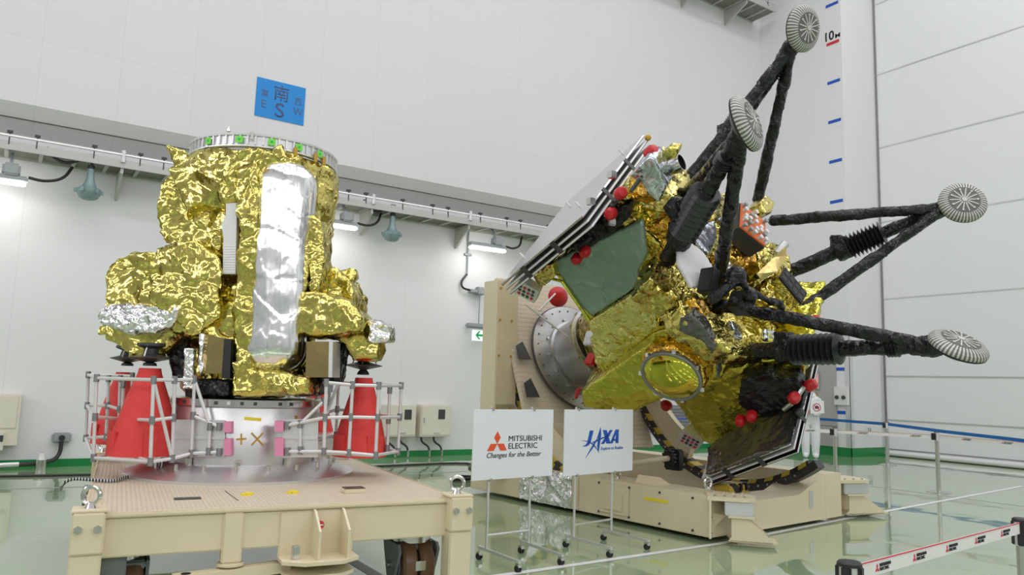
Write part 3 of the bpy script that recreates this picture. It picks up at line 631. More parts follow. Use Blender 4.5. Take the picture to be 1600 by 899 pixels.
# casters
def caster(x, y, ang, k):
    M = MCt @ Matrix.Translation((x, y, 0)) @ Matrix.Rotation(ang, 4, 'Z'); rw = 0.19
    bs = MB().box((-0.15, -0.15, ZD-0.27), (0.15, 0.15, ZD-0.23), M, bev=0.01).build('caster_plate', CGREY, cart)
    MB().cyl(M @ Vector((0, 0, ZD-0.31)), M @ Vector((0, 0, ZD-0.265)), 0.13, n=28).build('swivel_ring', STEEL, bs)
    for s_ in (-1, 1):
        f_ = MB().prism([M @ Vector(v) for v in ((-0.05, s_*0.125, 0.12), (-0.10, s_*0.125, 0.22), (-0.15, s_*0.125, ZD-0.31), (0.13, s_*0.125, ZD-0.31), (0.16, s_*0.125, 0.30), (0.08, s_*0.125, 0.12), (0.0, s_*0.125, 0.09))], M.to_3x3() @ Vector((0, s_*0.018, 0)))
        f_.build('fork_cheek', CGREY, bs, smooth=False)
    MB().box((-0.14, -0.125, ZD-0.36), (0.10, 0.125, ZD-0.31), M, bev=0.01).build('fork_bridge', CGREY, bs)
    for s_ in (-1, 1):
        w_ = MB().lathe([(0.06, -0.045), (rw-0.05, -0.045), (rw-0.02, -0.05), (rw-0.003, -0.035), (rw, 0), (rw-0.003, 0.035), (rw-0.02, 0.05), (rw-0.05, 0.045), (0.06, 0.045)], M @ Vector((0, s_*0.06, rw)), M.to_3x3() @ Vector((0, 1, 0)), 36).build('wheel', BROWN, bs, origin=M @ Vector((0, s_*0.06, rw)))
        MB().cyl(M @ Vector((0, s_*0.108, rw)), M @ Vector((0, s_*0.118, rw)), 0.11, n=28).build('hub', CGREY, bs)
    MB().cyl(M @ Vector((0, -0.165, rw)), M @ Vector((0, 0.165, rw)), 0.022, n=12).build('axle', STEEL, bs)
    MB().box((0.15, -0.035, 0.18), (0.19, 0.035, 0.24), M).cyl(M @ Vector((0.17, -0.06, 0.21)), M @ Vector((0.17, 0.06, 0.23)), 0.012, n=8).build('brake_clamp', STEEL, bs)
caster(HX-0.20, -HY+0.33, math.radians(-88), 0)
caster(-HX+0.05, HY-0.35, math.radians(90), 1)
caster(-HX+0.20, -HY+0.40, math.radians(90), 2)
caster(HX-0.20, HY-0.35, math.radians(90), 3)
cbx('equipment_box', (-HX+0.0, -HY+0.10, 0.22), (-HX+0.22, -HY+0.30, 0.42), CGREY)
# bits on the deck
q = onz(293, 780, ZD); MB().box((-0.075, -0.035, 0.0), (0.075, 0.035, 0.006), Matrix.Translation(V(q)) @ Matrix.Rotation(yawC, 4, 'Z')).build('rubber_pad', DARK, cart)
q = onz(552, 770, ZD); MB().box((-0.07, -0.05, 0.0), (0.07, 0.05, 0.03), Matrix.Translation(V(q)) @ Matrix.Rotation(yawC, 4, 'Z'), bev=0.004).build('stop_block', BEIGE, cart); MB().box((-0.068, -0.048, 0.03), (0.068, 0.048, 0.034), Matrix.Translation(V(q)) @ Matrix.Rotation(yawC, 4, 'Z')).build('rubber_pad', DARK, cart)
for px in ((386, 774), (457, 771)):
    q = onz(px[0], px[1], ZD); MB().box((-0.04, -0.015, 0), (0.04, 0.015, 0.012), Matrix.Translation(V(q)) @ Matrix.Rotation(0.4, 4, 'Z')).box((-0.01, -0.03, 0), (0.02, 0.03, 0.016), Matrix.Translation(V(q))).build('deck_clip', YEL, cart)
q = [onz(352, 768, ZD), onz(372, 783, ZD)]; MB().tube([(p[0], p[1], ZD+0.001) for p in q], 0.003, 5).build('deck_seam', DARK, cart)
# braided cable on the deck
pts = [onz(95, 765, ZD-0.18), onz(97, 757, ZD-0.02), onz(112, 748, ZD+0.02), onz(140, 750, ZD+0.015), onz(180, 753, ZD+0.015), onz(197, 745, ZD+0.015), onz(232, 744, ZD+0.015), onz(247, 741, ZD+0.02)]
pts += [LP(252, 730, -0.60), LP(253, 716, -0.6)]
tag(MB().tube(pts, 0.011, 8, 2).build('braided_cable', BRAID), 'black and white braided cable crossing the deck to the round metal base', 'cable')
# instrument case behind, on the deck's far right corner
c0 = MCt @ Vector((0.72, 1.1, ZD))
cs = thing('instrument_case', c0, 'silver instrument case with hoses behind the right aluminium frame', 'case')
MI = Matrix.Translation(c0) @ Matrix.Rotation(yawC, 4, 'Z')
MB().box((-0.30, -0.22, 0.0), (0.30, 0.22, 0.20), MI, bev=0.015).build('case_body', STEEL, cs); MB().box((-0.30, -0.22, 0.205), (0.30, 0.22, 0.23), MI, bev=0.01).build('lid', BARREL, cs)
for k in range(5): MB().tube([MI @ Vector((-0.25+0.09*k, 0.05, 0.22)), MI @ Vector((-0.24+0.09*k, 0.02, 0.42)), MI @ Vector((-0.27+0.1*k, 0.04, 0.66))], 0.012, 7, 2).build('hose', STEEL if k % 2 else JOINT, cs)
MB().box((-0.28, -0.02, 0.60), (0.15, 0.08, 0.74), MI, bev=0.02).build('valve_block', JOINT, cs); MB().cyl(MI @ Vector((-0.08, 0.02, 0.74)), MI @ Vector((-0.08, 0.02, 0.80)), 0.03).build('valve_cap', GRN, cs)

# ================================================================== METAL SUPPORT BARREL
RB = 0.565
br = thing('support_barrel', D0+Vector((0, 0, ZD)), 'round aluminium support barrel standing on the cream cart deck', 'support ring')
zt = ZD+0.575
MB().lathe([(0.86, 0.0), (0.86, 0.02), (0.845, 0.028), (0.64, 0.10), (0.60, 0.105)], D0+Vector((0, 0, ZD)), n=72).build('base_flange', BARREL, br)
MB().lathe([(RB, 0.09), (RB, 0.50), (RB-0.01, 0.52), (RB-0.01, 0.53)], D0+Vector((0, 0, ZD)), n=72).build('barrel_wall', BARREL, br)
MB().lathe([(RB+0.012, 0.52), (RB+0.02, 0.525), (RB+0.02, 0.575), (RB, 0.58)], D0+Vector((0, 0, ZD)), n=72).build('clamp_band', STEEL, br)
for k in range(40):
    a_ = k*math.pi/20; c_, s_ = math.cos(a_), math.sin(a_)
    if k % 2 == 0: MB().cyl(D0+Vector((0.70*c_, 0.70*s_, ZD+0.07)), D0+Vector((0.70*c_, 0.70*s_, ZD+0.115)), 0.014, n=6).build('flange_bolt', STEEL, br)
    if k % 5: MB().box((-0.003, -0.012, -0.012), (0.008, 0.012, 0.012), Matrix.Translation(D0+Vector(((RB+0.018)*c_, (RB+0.018)*s_, ZD+0.55))) @ Matrix.Rotation(a_, 4, 'Z')).build('band_stud', DARK if k % 3 else ALU, br)
    if k % 4 == 0: MB().box((-0.015, -0.022, 0), (0.015, 0.022, 0.05), Matrix.Translation(D0+Vector(((RB+0.02)*c_, (RB+0.02)*s_, ZD+0.10))) @ Matrix.Rotation(a_, 4, 'Z'), bev=0.004).build('foot_lug', STEEL, br)
# writing on the barrel: +X and yellow tapes, following the curved wall
def oncyl(px, py, r=RB):
    d = Vector(ray(px, py)); o = Vector((0, 0, CH))-D0; a_ = d.x**2+d.y**2; b_ = 2*(o.x*d.x+o.y*d.y); c_ = o.x**2+o.y**2-r*r
    t_ = (-b_-math.sqrt(max(0, b_*b_-4*a_*c_)))/(2*a_); return Vector((0, 0, CH))+d*t_
def barrel_stroke(p0, p1, wd, m, name):
    pts = [oncyl(p0[0]+(p1[0]-p0[0])*k/8, p0[1]+(p1[1]-p0[1])*k/8, RB+0.002) for k in range(9)]; mb = MB()
    for a_, b_ in zip(pts, pts[1:]): 
        nrm = Vector(((a_-D0).x, (a_-D0).y, 0)).normalized(); mb.bar(a_-(b_-a_)*0.1, b_+(b_-a_)*0.1, wd, 0.004, nrm)
    return mb.build(name, m, br, smooth=False)
barrel_stroke((369, 687), (385, 686), 0.012, OCHRE, 'plus_sign'); barrel_stroke((377, 678), (377, 695), 0.012, OCHRE, 'plus_sign')
barrel_stroke((393, 677), (411, 696), 0.012, OCHRE, 'letter_x'); barrel_stroke((411, 677), (393, 696), 0.012, OCHRE, 'letter_x')
barrel_stroke((382, 654), (408, 656), 0.022, YEL, 'yellow_tape')
barrel_stroke((308, 648), (308, 656), 0.016, OCHRE, 'ochre_tag'); barrel_stroke((463, 650), (463, 657), 0.022, OCHRE, 'ochre_tag')
# radial bracket plates with pink foam
def bracket(x0, x1, y0, y1, q, foamx, label_side):
    pl = MB().prism([LP(x0, y0, q), LP(x1, y0+1, q), LP(x1, y1, q), LP(x0, y1, q)], fh*0.012).build('bracket_plate', ALU, br, smooth=False)
    MB().prism([LP(x0, (y0+y1)/2-3, q), LP(x1, (y0+y1)/2-2, q), LP(x1, (y0+y1)/2+2, q), LP(x0, (y0+y1)/2+1, q)], -fh*0.012).build('plate_rib', ALU, pl, smooth=False)
    for fy0, fy1 in ((y0+3, y0+20), (y0+30, y1-2)):
        MB().prism([LP(foamx[0], fy0, q-0.02), LP(foamx[1], fy0, q-0.02), LP(foamx[1], fy1, q-0.02), LP(foamx[0], fy1, q-0.02)], fh*0.05).build('foam_block', PINK, pl, smooth=False)
bracket(269, 351, 656, 714, -0.585, (350, 361), 'l')
bracket(442, 497, 655, 715, -0.585, (429, 443), 'r')

# ================================================================== PIPE FRAMES
def frame(name, label, nodes, rails, r=0.0125):
    b_ = sum((Vector(n) for n in nodes.values()), Vector())/len(nodes); zb = min(Vector(n).z for n in nodes.values())
    t_ = thing(name, (b_.x, b_.y, zb), label, 'pipe frame')
    cnt = {}
    for a_, c_ in rails:
        MB().cyl(nodes[a_], nodes[c_], r, n=10).build('pipe', PIPE, t_); cnt[a_] = cnt.get(a_, 0)+1; cnt[c_] = cnt.get(c_, 0)+1
    for k, v in cnt.items():
        p = Vector(nodes[k]); d = Vector((0, 0, 0.028))
        MB().cyl(p-d, p+d, r*1.55, n=10).build('joint', JOINT, t_)
    return t_
def col3(px_top, px_bot, yt, ym, yb, q): return LP(px_top, yt, q), LP((px_top*(yb-ym)+px_bot*(ym-yt))/(yb-yt), ym, q), LP(px_bot, yb, q)
N = {}
for k, (a_, b_, yt, ym, yb, q) in dict(K=(240, 235, 594, 657, 722, -0.85), A=(151, 146, 591, 652, 716, -0.70), B=(138, 134, 586, 634, 685, 0.05), E=(273, 269, 594, 653, 717, -0.72), G=(304, 299, 593, 650, 709, -0.62), H=(193, 189, 601, 655, 706, -0.45), I=(170, 166, 592, 634, 683, 0.0), J=(188, 185, 592, 640, 690, -0.1), S=(207, 205, 588, 650, 700, 0.1)).items():
    N[k+'t'], N[k+'m'], N[k+'b'] = col3(a_, b_, yt, ym, yb, q)
N['P1'] = LP(342, 667, -0.60); N['P2'] = LP(342, 707, -0.60); N['P3'] = LP(328, 667, -0.61); N['P4'] = LP(326, 706, -0.61)
Rl = [('Kt', 'Km'), ('Km', 'Kb'), ('At', 'Am'), ('Am', 'Ab'), ('Bt', 'Bm'), ('Bm', 'Bb'), ('Et', 'Em'), ('Em', 'Eb'), ('Gt', 'Gm'), ('Gm', 'Gb'), ('Ht', 'Hm'), ('Hm', 'Hb'), ('It', 'Ib'), ('Jt', 'Jb'), ('St', 'Sm'),
      ('At', 'Kt'), ('Kt', 'Et'), ('Et', 'Gt'), ('Bt', 'St'), ('Bt', 'At'), ('Am', 'Hm'), ('Hm', 'Km'), ('Km', 'Em'), ('Bm', 'Im'), ('Im', 'Jm'), ('Am', 'Bm'), ('Ab', 'Hb'), ('Hb', 'Kb'), ('Ab', 'Kb'), ('Kb', 'Eb'), ('Eb', 'Gb'), ('Gb', 'P2'), ('Bb', 'Ib'), ('Ib', 'Jb'), ('Ab', 'Bb'), ('Gm', 'P1'), ('Gt', 'P3'), ('P3', 'P4'), ('Kt', 'Eb')]
frame('pipe_frame', 'aluminium pipe frame around the two red cones left of the barrel', N, Rl)
N = {}
for k, (a_, b_, yt, ym, yb, q) in dict(A=(510, 506, 598, 653, 706, -0.62), B=(551, 545, 602, 652, 708, -0.55), K=(592, 587, 603, 653, 712, -0.50), E=(627, 622, 603, 652, 706, -0.05), H=(609, 605, 610, 657, 701, -0.05), G=(529, 525, 598, 640, 680, 0.3), I=(496, 494, 598, 650, 690, 0.3)).items():
    N[k+'t'], N[k+'m'], N[k+'b'] = col3(a_, b_, yt, ym, yb, q)
N['P1'] = LP(449, 665, -0.60); N['P2'] = LP(449, 706, -0.60); N['P3'] = LP(469, 663, -0.60); N['P4'] = LP(469, 704, -0.60); N['P5'] = LP(506, 627, -0.5)
Rl = [('At', 'Am'), ('Am', 'Ab'), ('Bt', 'Bm'), ('Bm', 'Bb'), ('Kt', 'Km'), ('Km', 'Kb'), ('Et', 'Em'), ('Em', 'Eb'), ('Ht', 'Hm'), ('Hm', 'Hb'), ('Gt', 'Gb'), ('It', 'Ib'), ('At', 'Bt'), ('Bt', 'Kt'), ('Kt', 'Et'), ('It', 'Gt'), ('Gt', 'Et'), ('At', 'It'),
      ('Am', 'Bm'), ('Bm', 'Km'), ('Km', 'Em'), ('Im', 'Gm'), ('Am', 'Gt'), ('Ab', 'Bb'), ('Bb', 'Kb'), ('Kb', 'Eb'), ('Ib', 'Gb'), ('P1', 'Am'), ('P2', 'Ab'), ('P3', 'P4'), ('P3', 'P5'), ('P2', 'Kb'), ('Em', 'Gm'), ('Eb', 'Gb')]
frame('pipe_frame', 'aluminium pipe frame around the single red cone right of the barrel', N, Rl)

# ================================================================== RED CONES
def cone(px, q, zb, ztp, rb, rt, label, flaps=True):
    s_ = (px-(CX))
    P = LP(px, 640, q); o = Vector((P.x, P.y, zb)); H = ztp-zb
    t_ = thing('red_cone_cover', o, label, 'cone cover', None)
    mb = MB().lathe([(rb*1.03, 0), (rb*1.02, 0.015*H), (rb*0.97, 0.18*H), (rb*0.80, 0.42*H), (rb*0.58+rt*0.05, 0.68*H), (rt*1.12, 0.93*H), (rt, H)], o, n=28)
    for v in mb.bm.verts:
        a_ = math.atan2(v.co.y-o.y, v.co.x-o.x); k = 1+0.035*math.sin(a_*3+px)*(1-(v.co.z-zb)/H); v.co.x = o.x+(v.co.x-o.x)*k; v.co.y = o.y+(v.co.y-o.y)*k
    mb.build('cover', RED, t_, ang=50)
    if flaps:
        for sg in (-1, 1):
            f_ = []
            for i in range(5):
                ang = -math.pi/2+sg*(0.45+0.18*i); rr = rb*1.03
                f_.append(o+rh*rr*math.cos(ang)+fh*rr*math.sin(ang))
            mb = MB()
            for a_, b_ in zip(f_, f_[1:]): mb.prism([a_+Vector((0, 0, 0.0)), b_+Vector((0, 0, 0.0)), b_*1.0+Vector((0, 0, 0.16*H/0.58)), a_+Vector((0, 0, 0.16*H/0.58))], ((a_-o)*-0.06))
            mb.build('strap_flap', RED, t_, smooth=False)
    return t_
cone(229, -0.50, 0.81, 1.435, 0.235, 0.075, 'large red cone cover nearest the front of the left pipe frame')
cone(190, 0.45, 0.80, 1.40, 0.21, 0.07, 'red cone cover standing behind the large one on the left')
cone(566, 0.0, 0.80, 1.415, 0.208, 0.068, 'red cone cover inside the right aluminium pipe frame')
cone(492, 1.5, 0.80, 1.32, 0.19, 0.06, 'red cone cover half hidden behind the barrel and right bracket', False)

# ================================================================== LEFT SPACECRAFT (PROPULSION MODULE)
PM = thing('gold_spacecraft', D0+Vector((0, 0, zt)), 'tall gold foil spacecraft with a silver tank standing on the aluminium barrel', 'spacecraft')
def chunk(mb, poly, q, th, scale=1.0): return mb.prism([LP(x, y, q) for x, y in poly], fh*th, scale)
def blob(name, parts, m, voxel=0.028, amp=0.035, cell=0.14, seed=1, low=0.03, parent=PM, **k):
    mb = MB()
    for p in parts:
        if isinstance(p, tuple): chunk(mb, *p)
        else: p(mb)
    return mb.build(name, m, parent, crumple=dict(voxel=voxel, amp=amp, cell=cell, seed=seed, low=low, facet=False, **k), origin=None)
core = lambda mb: mb.lathe([(0.42, 0.12), (0.50, 0.2), (0.48, 1.7), (0.5, 1.8)], D0+Vector((0, 0, zt)), n=24)
ZT_ = LP(374, 229, -0.575).z-zt
# collar wrap below the top ring
blob('collar_wrap', [lambda mb: mb.lathe([(0.50, 1.42), (0.57, 1.50), (0.60, 1.68), (0.60, ZT_-0.03), (0.585, ZT_), (0.50, ZT_-0.02)], D0+Vector((0, 0, zt)), n=32),
    ([(257, 226), (290, 232), (300, 262), (296, 300), (268, 268)], -0.15, 0.35), ([(425, 226), (440, 222), (446, 255), (430, 258)], -0.56, 0.06), ([(262, 262), (300, 250), (372, 262), (400, 300), (330, 312), (290, 330)], -0.50, 0.3)], GOLD, seed=3, amp=0.04)
blob('core_wrap', [core, ([(300, 290), (345, 300), (345, 560), (305, 540)], -0.32, 0.3), ([(318, 430), (372, 440), (372, 520), (318, 520)], -0.38, 0.2)], GOLD, seed=4, cell=0.10)
blob('left_flank_wrap', [([(262, 270), (330, 300), (348, 310), (340, 375), (322, 395), (318, 350), (300, 420), (262, 375), (252, 378), (246, 330), (247, 290)], -0.42, 0.8, 0.9)], GOLD, seed=5, cell=0.17, amp=0.05)
blob('centre_column_wrap', [([(366, 262), (402, 250), (402, 350), (396, 480), (392, 600), (360, 610), (364, 500), (370, 440), (372, 330)], -0.62, 0.4), ([(345, 280), (400, 262), (400, 300), (345, 318)], -0.58, 0.3)], GOLD, seed=6)
blob('shoulder_wrap', [([(300, 372), (345, 400), (340, 500), (300, 530), (232, 470), (228, 420), (240, 385), (270, 375)], -0.62, 0.75, 0.95), ([(318, 395), (350, 340), (352, 560), (318, 540)], -0.45, 0.4)], GOLD, seed=7, cell=0.16, amp=0.05)
blob('left_tank_wrap', [([(161, 470), (159, 436), (164, 414), (180, 398), (205, 390), (240, 392), (262, 410), (262, 492), (200, 500), (158, 490)], -0.52, 0.9, 0.85), ([(196, 387), (216, 386), (218, 398), (198, 398)], -0.45, 0.1)], GOLD, seed=8, cell=0.15, amp=0.04, low=0.045)
blob('left_skirt_wrap', [([(148, 508), (175, 498), (262, 500), (300, 488), (322, 488), (320, 520), (270, 535), (240, 562), (208, 562), (190, 540), (150, 524)], -0.48, 0.75, 0.8), ([(262, 470), (372, 470), (370, 560), (330, 530), (270, 520)], -0.55, 0.45)], GOLD, seed=9, cell=0.11, amp=0.035)
blob('silver_wrap', [([(148, 492), (160, 478), (185, 474), (250, 476), (285, 480), (268, 510), (240, 522), (205, 522), (152, 506)], -0.62, 0.5, 0.92)], SILVER, seed=10, cell=0.07, amp=0.02, voxel=0.022)
blob('right_flank_wrap', [([(486, 296), (512, 292), (523, 318), (522, 420), (516, 470), (505, 480), (486, 470)], 0.30, -0.65, 0.92), ([(480, 330), (506, 345), (500, 470), (484, 470)], -0.45, 0.3)], GOLD, seed=11, cell=0.12)
blob('right_tank_wrap', [([(500, 436), (520, 432), (548, 432), (568, 448), (576, 470), (574, 505), (520, 510), (500, 480)], 0.40, -0.55, 0.88), ([(527, 424), (550, 423), (551, 436), (528, 436)], -0.05, 0.12)], GOLD, seed=12, cell=0.12, low=0.04)
blob('right_skirt_wrap', [([(482, 478), (520, 468), (560, 480), (590, 505), (588, 528), (545, 533), (484, 532)], 0.05, -0.55, 0.92), ([(528, 530), (592, 528), (590, 561), (555, 562), (540, 548)], -0.3, 0.4, 0.9)], GOLD, seed=13, cell=0.12)
blob('right_silver_cap', [([(585, 503), (616, 513), (619, 536), (580, 541), (588, 525)], -0.05, -0.3, 0.92)], SILVER, seed=14, cell=0.07, amp=0.02, voxel=0.02)
blob('base_wrap', [lambda mb: mb.lathe([(0.46, 0.03), (0.52, 0.05), (0.50, 0.16), (0.46, 0.34), (0.3, 0.36)], D0+Vector((0, 0, zt)), n=28), ([(360, 560), (400, 575), (480, 590), (486, 618), (360, 618)], -0.62, 0.25), ([(362, 520), (392, 520), (392, 600), (362, 600)], -0.58, 0.2)], GOLD, seed=15, cell=0.10)
# side gold patch above right foot area
blob('small_gold_flap', [([(520, 552), (534, 552), (534, 577), (520, 577)], -0.1, 0.1)], GOLD, seed=16, voxel=0.02, amp=0.01)
# silver central tank
tc_ = LP(437, 420, -0.40); Ta = []
zb_, zt_ = LP(437, 586, -0.45).z, LP(437, 250, -0.45).z; RT = 0.235
for k in range(9): a_ = k*math.pi/16; Ta.append((RT*math.sin(a_)*1.0, zb_+RT*0.80*(1-math.cos(a_))))
prof = [(max(0.01, r), z) for r, z in Ta]+[(RT, zb_+(zt_-zb_)*f_) for f_ in (0.3, 0.4, 0.5, 0.6, 0.7)]
for k in range(9): a_ = math.pi/2-k*math.pi/16; prof.append((max(0.01, RT*math.sin(a_)), zt_-RT*0.80*(1-math.cos(a_))))
tk = MB().lathe(prof, (tc_.x, tc_.y, 0), n=36)
tk.build('tank', TANKF, PM, crumple=dict(voxel=0.014, amp=0.008, cell=0.3, seed=20, low=0.006, rnd=0.0))
decal([[(-0.055, -0.012), (0.055, -0.012), (0.055, 0.012), (-0.055, 0.012)]], LP(424, 267, -0.40-0.21), rh, (0.0, 0, 1), OCHRE, PM, 'amber_tape', lift=0.0, depth=0.02)
# white radiator strip with louvre lines
rd = MB().prism([LP(x, y, -0.57) for x, y in ((353, 318), (370, 317), (368, 428), (348, 428), (349, 372), (346, 350), (353, 336))], fh*0.05).build('white_strip', WPLASTIC, PM, smooth=False)
for y in range(384, 428, 4): MB().prism([LP(350, y, -0.573), LP(368, y, -0.573), LP(368, y+1.2, -0.573), LP(350, y+1.2, -0.573)], fh*0.01).build('strip_line', ALU, rd, smooth=False)
blob('recess_wrap', [([(300, 318), (372, 318), (372, 520), (300, 520)], -0.36, 0.2)], AMBER if False else GOLD, seed=21, cell=0.08, amp=0.05)
# black and bronze boxes at the foot
blob('black_wrap', [([(262, 520), (300, 520), (322, 528), (322, 575), (270, 600), (262, 560)], -0.35, 0.3), ([(284, 592), (360, 592), (360, 620), (288, 620)], -0.56, 0.3)], BLACKF, seed=22, cell=0.08, amp=0.012, low=0.008, voxel=0.02)
blob('black_wrap', [([(462, 600), (490, 592), (494, 620), (462, 620)], -0.5, 0.3), ([(484, 534), (540, 534), (530, 600), (484, 600)], -0.25, 0.2)], BLACKF, seed=23, cell=0.08, amp=0.012, low=0.008, voxel=0.02)
def sheet(name, poly, q, th, m): return MB().prism([LP(x, y, q) for x, y in poly], fh*th).build(name, m, PM, smooth=False)
sheet('bronze_box', [(317, 522), (358, 530), (350, 584), (316, 584)], -0.60, 0.25, BRONZE); sheet('black_strip', [(350, 530), (361, 530), (359, 592), (346, 592)], -0.61, 0.2, BLACK)
sheet('bronze_box', [(479, 534), (514, 534), (513, 590), (477, 590)], -0.52, 0.25, BRONZE); sheet('silver_edge', [(514, 534), (520, 534), (519, 590), (513, 590)], -0.53, 0.25, ALU)
blob('silver_strip', [([(288, 544), (302, 544), (300, 610), (284, 608)], -0.64, 0.06), ([(310, 520), (318, 522), (315, 584), (310, 582)], -0.64, 0.06)], SILVER, seed=24, voxel=0.012, amp=0.008, cell=0.04, low=0.004)
ZUP = Vector((0, 0, 1))
# top separation ring
ztr = LP(374, 229, -0.575).z-zt
tr = MB().lathe([(0.575, ztr), (0.585, ztr+0.005), (0.585, ztr+0.015), (0.570, ztr+0.02), (0.570, ztr+0.085), (0.585, ztr+0.09), (0.588, ztr+0.105), (0.55, ztr+0.105), (0.55, ztr)], D0+Vector((0, 0, zt)), n=80, cap=False).build('top_ring', ALU, PM)
for k in range(64):
    a_ = k*math.pi/32; MB().box((0, -0.006, ztr+0.02), (0.014, 0.006, ztr+0.088), Matrix.Translation(D0+Vector((0.571*math.cos(a_), 0.571*math.sin(a_), zt))) @ Matrix.Rotation(a_, 4, 'Z')).build('ring_rib', ALU, tr, smooth=False)
def onring(px, r): return oncyl(px, 218, r)
for px in (294, 326, 374, 425, 468, 501):
    p = onring(px, 0.59); nrm = (p-D0); nrm.z = 0; nrm.normalize(); tx = nrm.cross(Vector((0, 0, -1))); o_ = Vector((p.x, p.y, zt+ztr+0.052))
    decal([[(-0.028, -0.026), (0.028, -0.026), (0.028, 0.026), (-0.028, 0.026)]], o_, tx, (0, 0, 1), STICK, tr, 'green_sticker', lift=0.004)
    decal([[(0.009*math.cos(a*math.pi/4), 0.009*math.sin(a*math.pi/4)) for a in range(8)]], o_, tx, (0, 0, 1), GRN, tr, 'sticker_dot', lift=0.007)
for px in (463, 495, 508):
    p = onring(px, 0.60); MB().box((-0.012, -0.012, 0), (0.012, 0.012, 0.07), Matrix.Translation((p.x, p.y, zt+ztr-0.03))).build('amber_tab', OCHRE, tr)
MB().box((-0.01, -0.01, 0), (0.01, 0.01, 0.06), Matrix.Translation(onring(393, 0.60)*1.0)).build('bolt_tab', STEEL, tr)
p = (LP(357, 207, 0.5)-ZUP*0.0); MB().lathe([(0.0, 0), (0.02, 0.01), (0.022, 0.03), (0.01, 0.05)], p, n=10).build('beacon', STEEL, tr)
MB().tube([LP(506, 268, 0.0), LP(518, 268, 0.0), LP(521, 262, 0.0)], 0.008, 6).build('hook', STEEL, tr)
# thruster discs with black necks
def thruster(px, py, q, wd, necky):
    p = LP(px, py, q)
    MB().lathe([(0.03, -0.03), (wd, 0.0), (wd, 0.005), (0.05, 0.03), (0.05, 0.07), (0.10, 0.09), (0.10, 0.11)], p, n=32).build('thruster_plate', DARK, PM)
    z1 = LP(px, necky, q).z
    MB().lathe([(0.05, z1-p.z), (0.045, z1-p.z+0.02), (0.025, -0.03), (0.025, 0)], p, n=20).build('thruster_neck', BLACK, PM)
    for a_ in (0, 2.1, 4.2): MB().cyl(p+Vector((wd*0.8*math.cos(a_), wd*0.8*math.sin(a_), 0.0)), p+Vector((wd*0.5*math.cos(a_), wd*0.5*math.sin(a_), 0.09)), 0.006, n=6).build('thruster_strut', STEEL, PM)
thruster(235, 560, -0.50, 0.15, 572); thruster(200, 561, 0.35, 0.14, 572); thruster(568, 572, 0.0, 0.15, 586)

# ================================================================== TILTING DOLLY
yw = math.radians(2.5); el = 0.394
WV = Vector((math.cos(yw), math.sin(yw), 0)); LV = Vector((-math.sin(yw), math.cos(yw), 0)); ZV = Vector((0, 0, 1))
AV = -math.cos(el)*LV+math.sin(el)*ZV; UV_ = math.sin(el)*LV+math.cos(el)*ZV
S1 = (WV-UV_)/math.sqrt(2); S2 = (WV+UV_)/math.sqrt(2); CE = Vector((6.5, 3.888, 3.47))
def SC(a, b, t): return CE+S1*a+S2*b-AV*t
def SW(wv, uv, t): return CE+WV*wv+UV_*uv-AV*t
def PS(px, py, d): return Vector(onpl(px, py, S2, CE+S2*d))       # a point on a plane parallel to the visible side
def PT(px, py, t): return Vector(onpl(px, py, AV, CE-AV*t))        # ... parallel to the end face
def PN(px, py, d): return Vector(onpl(px, py, S1, CE+S1*d))        # ... parallel to the folded panels

dol = thing('tilting_dolly', (6.8, 6.8, 0), 'cream steel tilting dolly with striped arcs holding the right spacecraft', 'dolly')
ym = math.radians(6); MDl = Matrix.Translation((5.60, 5.02, 0)) @ Matrix.Rotation(ym, 4, 'Z')     # near corner, x along the front, y away
def dbx(name, lo, hi, m=BEIGE, bev=0.008, parent=None): return MB().box(lo, hi, MDl, bev=bev).build(name, m, parent or dol)
def dpr(name, poly, vec, m=BEIGE, parent=None, smooth=False): return MB().prism([MDl @ Vector(p) for p in poly], MDl.to_3x3() @ Vector(vec)).build(name, m, parent or dol, smooth=smooth)
WB, LB = 2.45, 3.75
# side beams and front cross beam
sb = dbx('side_beam', (0, 0, 0.04), (0.42, LB, 0.42)); 
rbm = dpr('side_beam', [(WB-0.35, 0, 0.04), (WB-0.35, LB, 0.04), (WB-0.35, LB, 0.52), (WB-0.35, 0.6, 0.52), (WB-0.35, 0, 0.52)], (0.35, 0, 0))
dpr('cross_beam', [(0.42, 0, 0.04), (0.42, 0, 0.33), (1.55, 0, 0.33), (2.05, 0, 0.50), (WB-0.352, 0, 0.52), (WB-0.352, 0, 0.04)], (0, 0.42, 0))
dbx('rear_beam', (0.42, LB-0.5, 0.04), (WB-0.35, LB, 0.52)); dbx('floor_pan', (0.42, 0.42, 0.06), (WB-0.35, LB-0.5, 0.10), BARREL)
dbx('service_hatch', (-0.015, 1.0, 0.08), (0, 1.42, 0.38), BEIGE); dbx('hatch_panel', (-0.025, 1.08, 0.12), (-0.014, 1.34, 0.30), BEIGE)
dbx('yellow_tape', (-0.004, 0.50, 0.285), (0, 0.80, 0.315), YEL, 0); dbx('vent_slot', (0.60, -0.006, 0.18), (0.68, 0, 0.34), STEEL, 0); dbx('vent_slot', (1.75, -0.006, 0.18), (1.83, 0, 0.36), STEEL, 0)
for y in (1.8, 2.35): dbx('joint_plate', (-0.012, y-0.06, 0.05), (0.0, y, 0.41))
ff = MB(); ff.box((-0.02, 1.85, 0.04), (0.0, 2.75, 0.42), MDl)
ff.build('foil_cover', SILVER, dol, crumple=dict(voxel=0.02, amp=0.012, cell=0.07, seed=31, low=0.01))
for y in (0.2, 0.6, 1.0, 1.43): 
    for z in (0.08, 0.38): MB().cyl(MDl @ Vector((-0.012, y, z)), MDl @ Vector((0.0, y, z)), 0.012, n=6).build('bolt', DARK, dol)
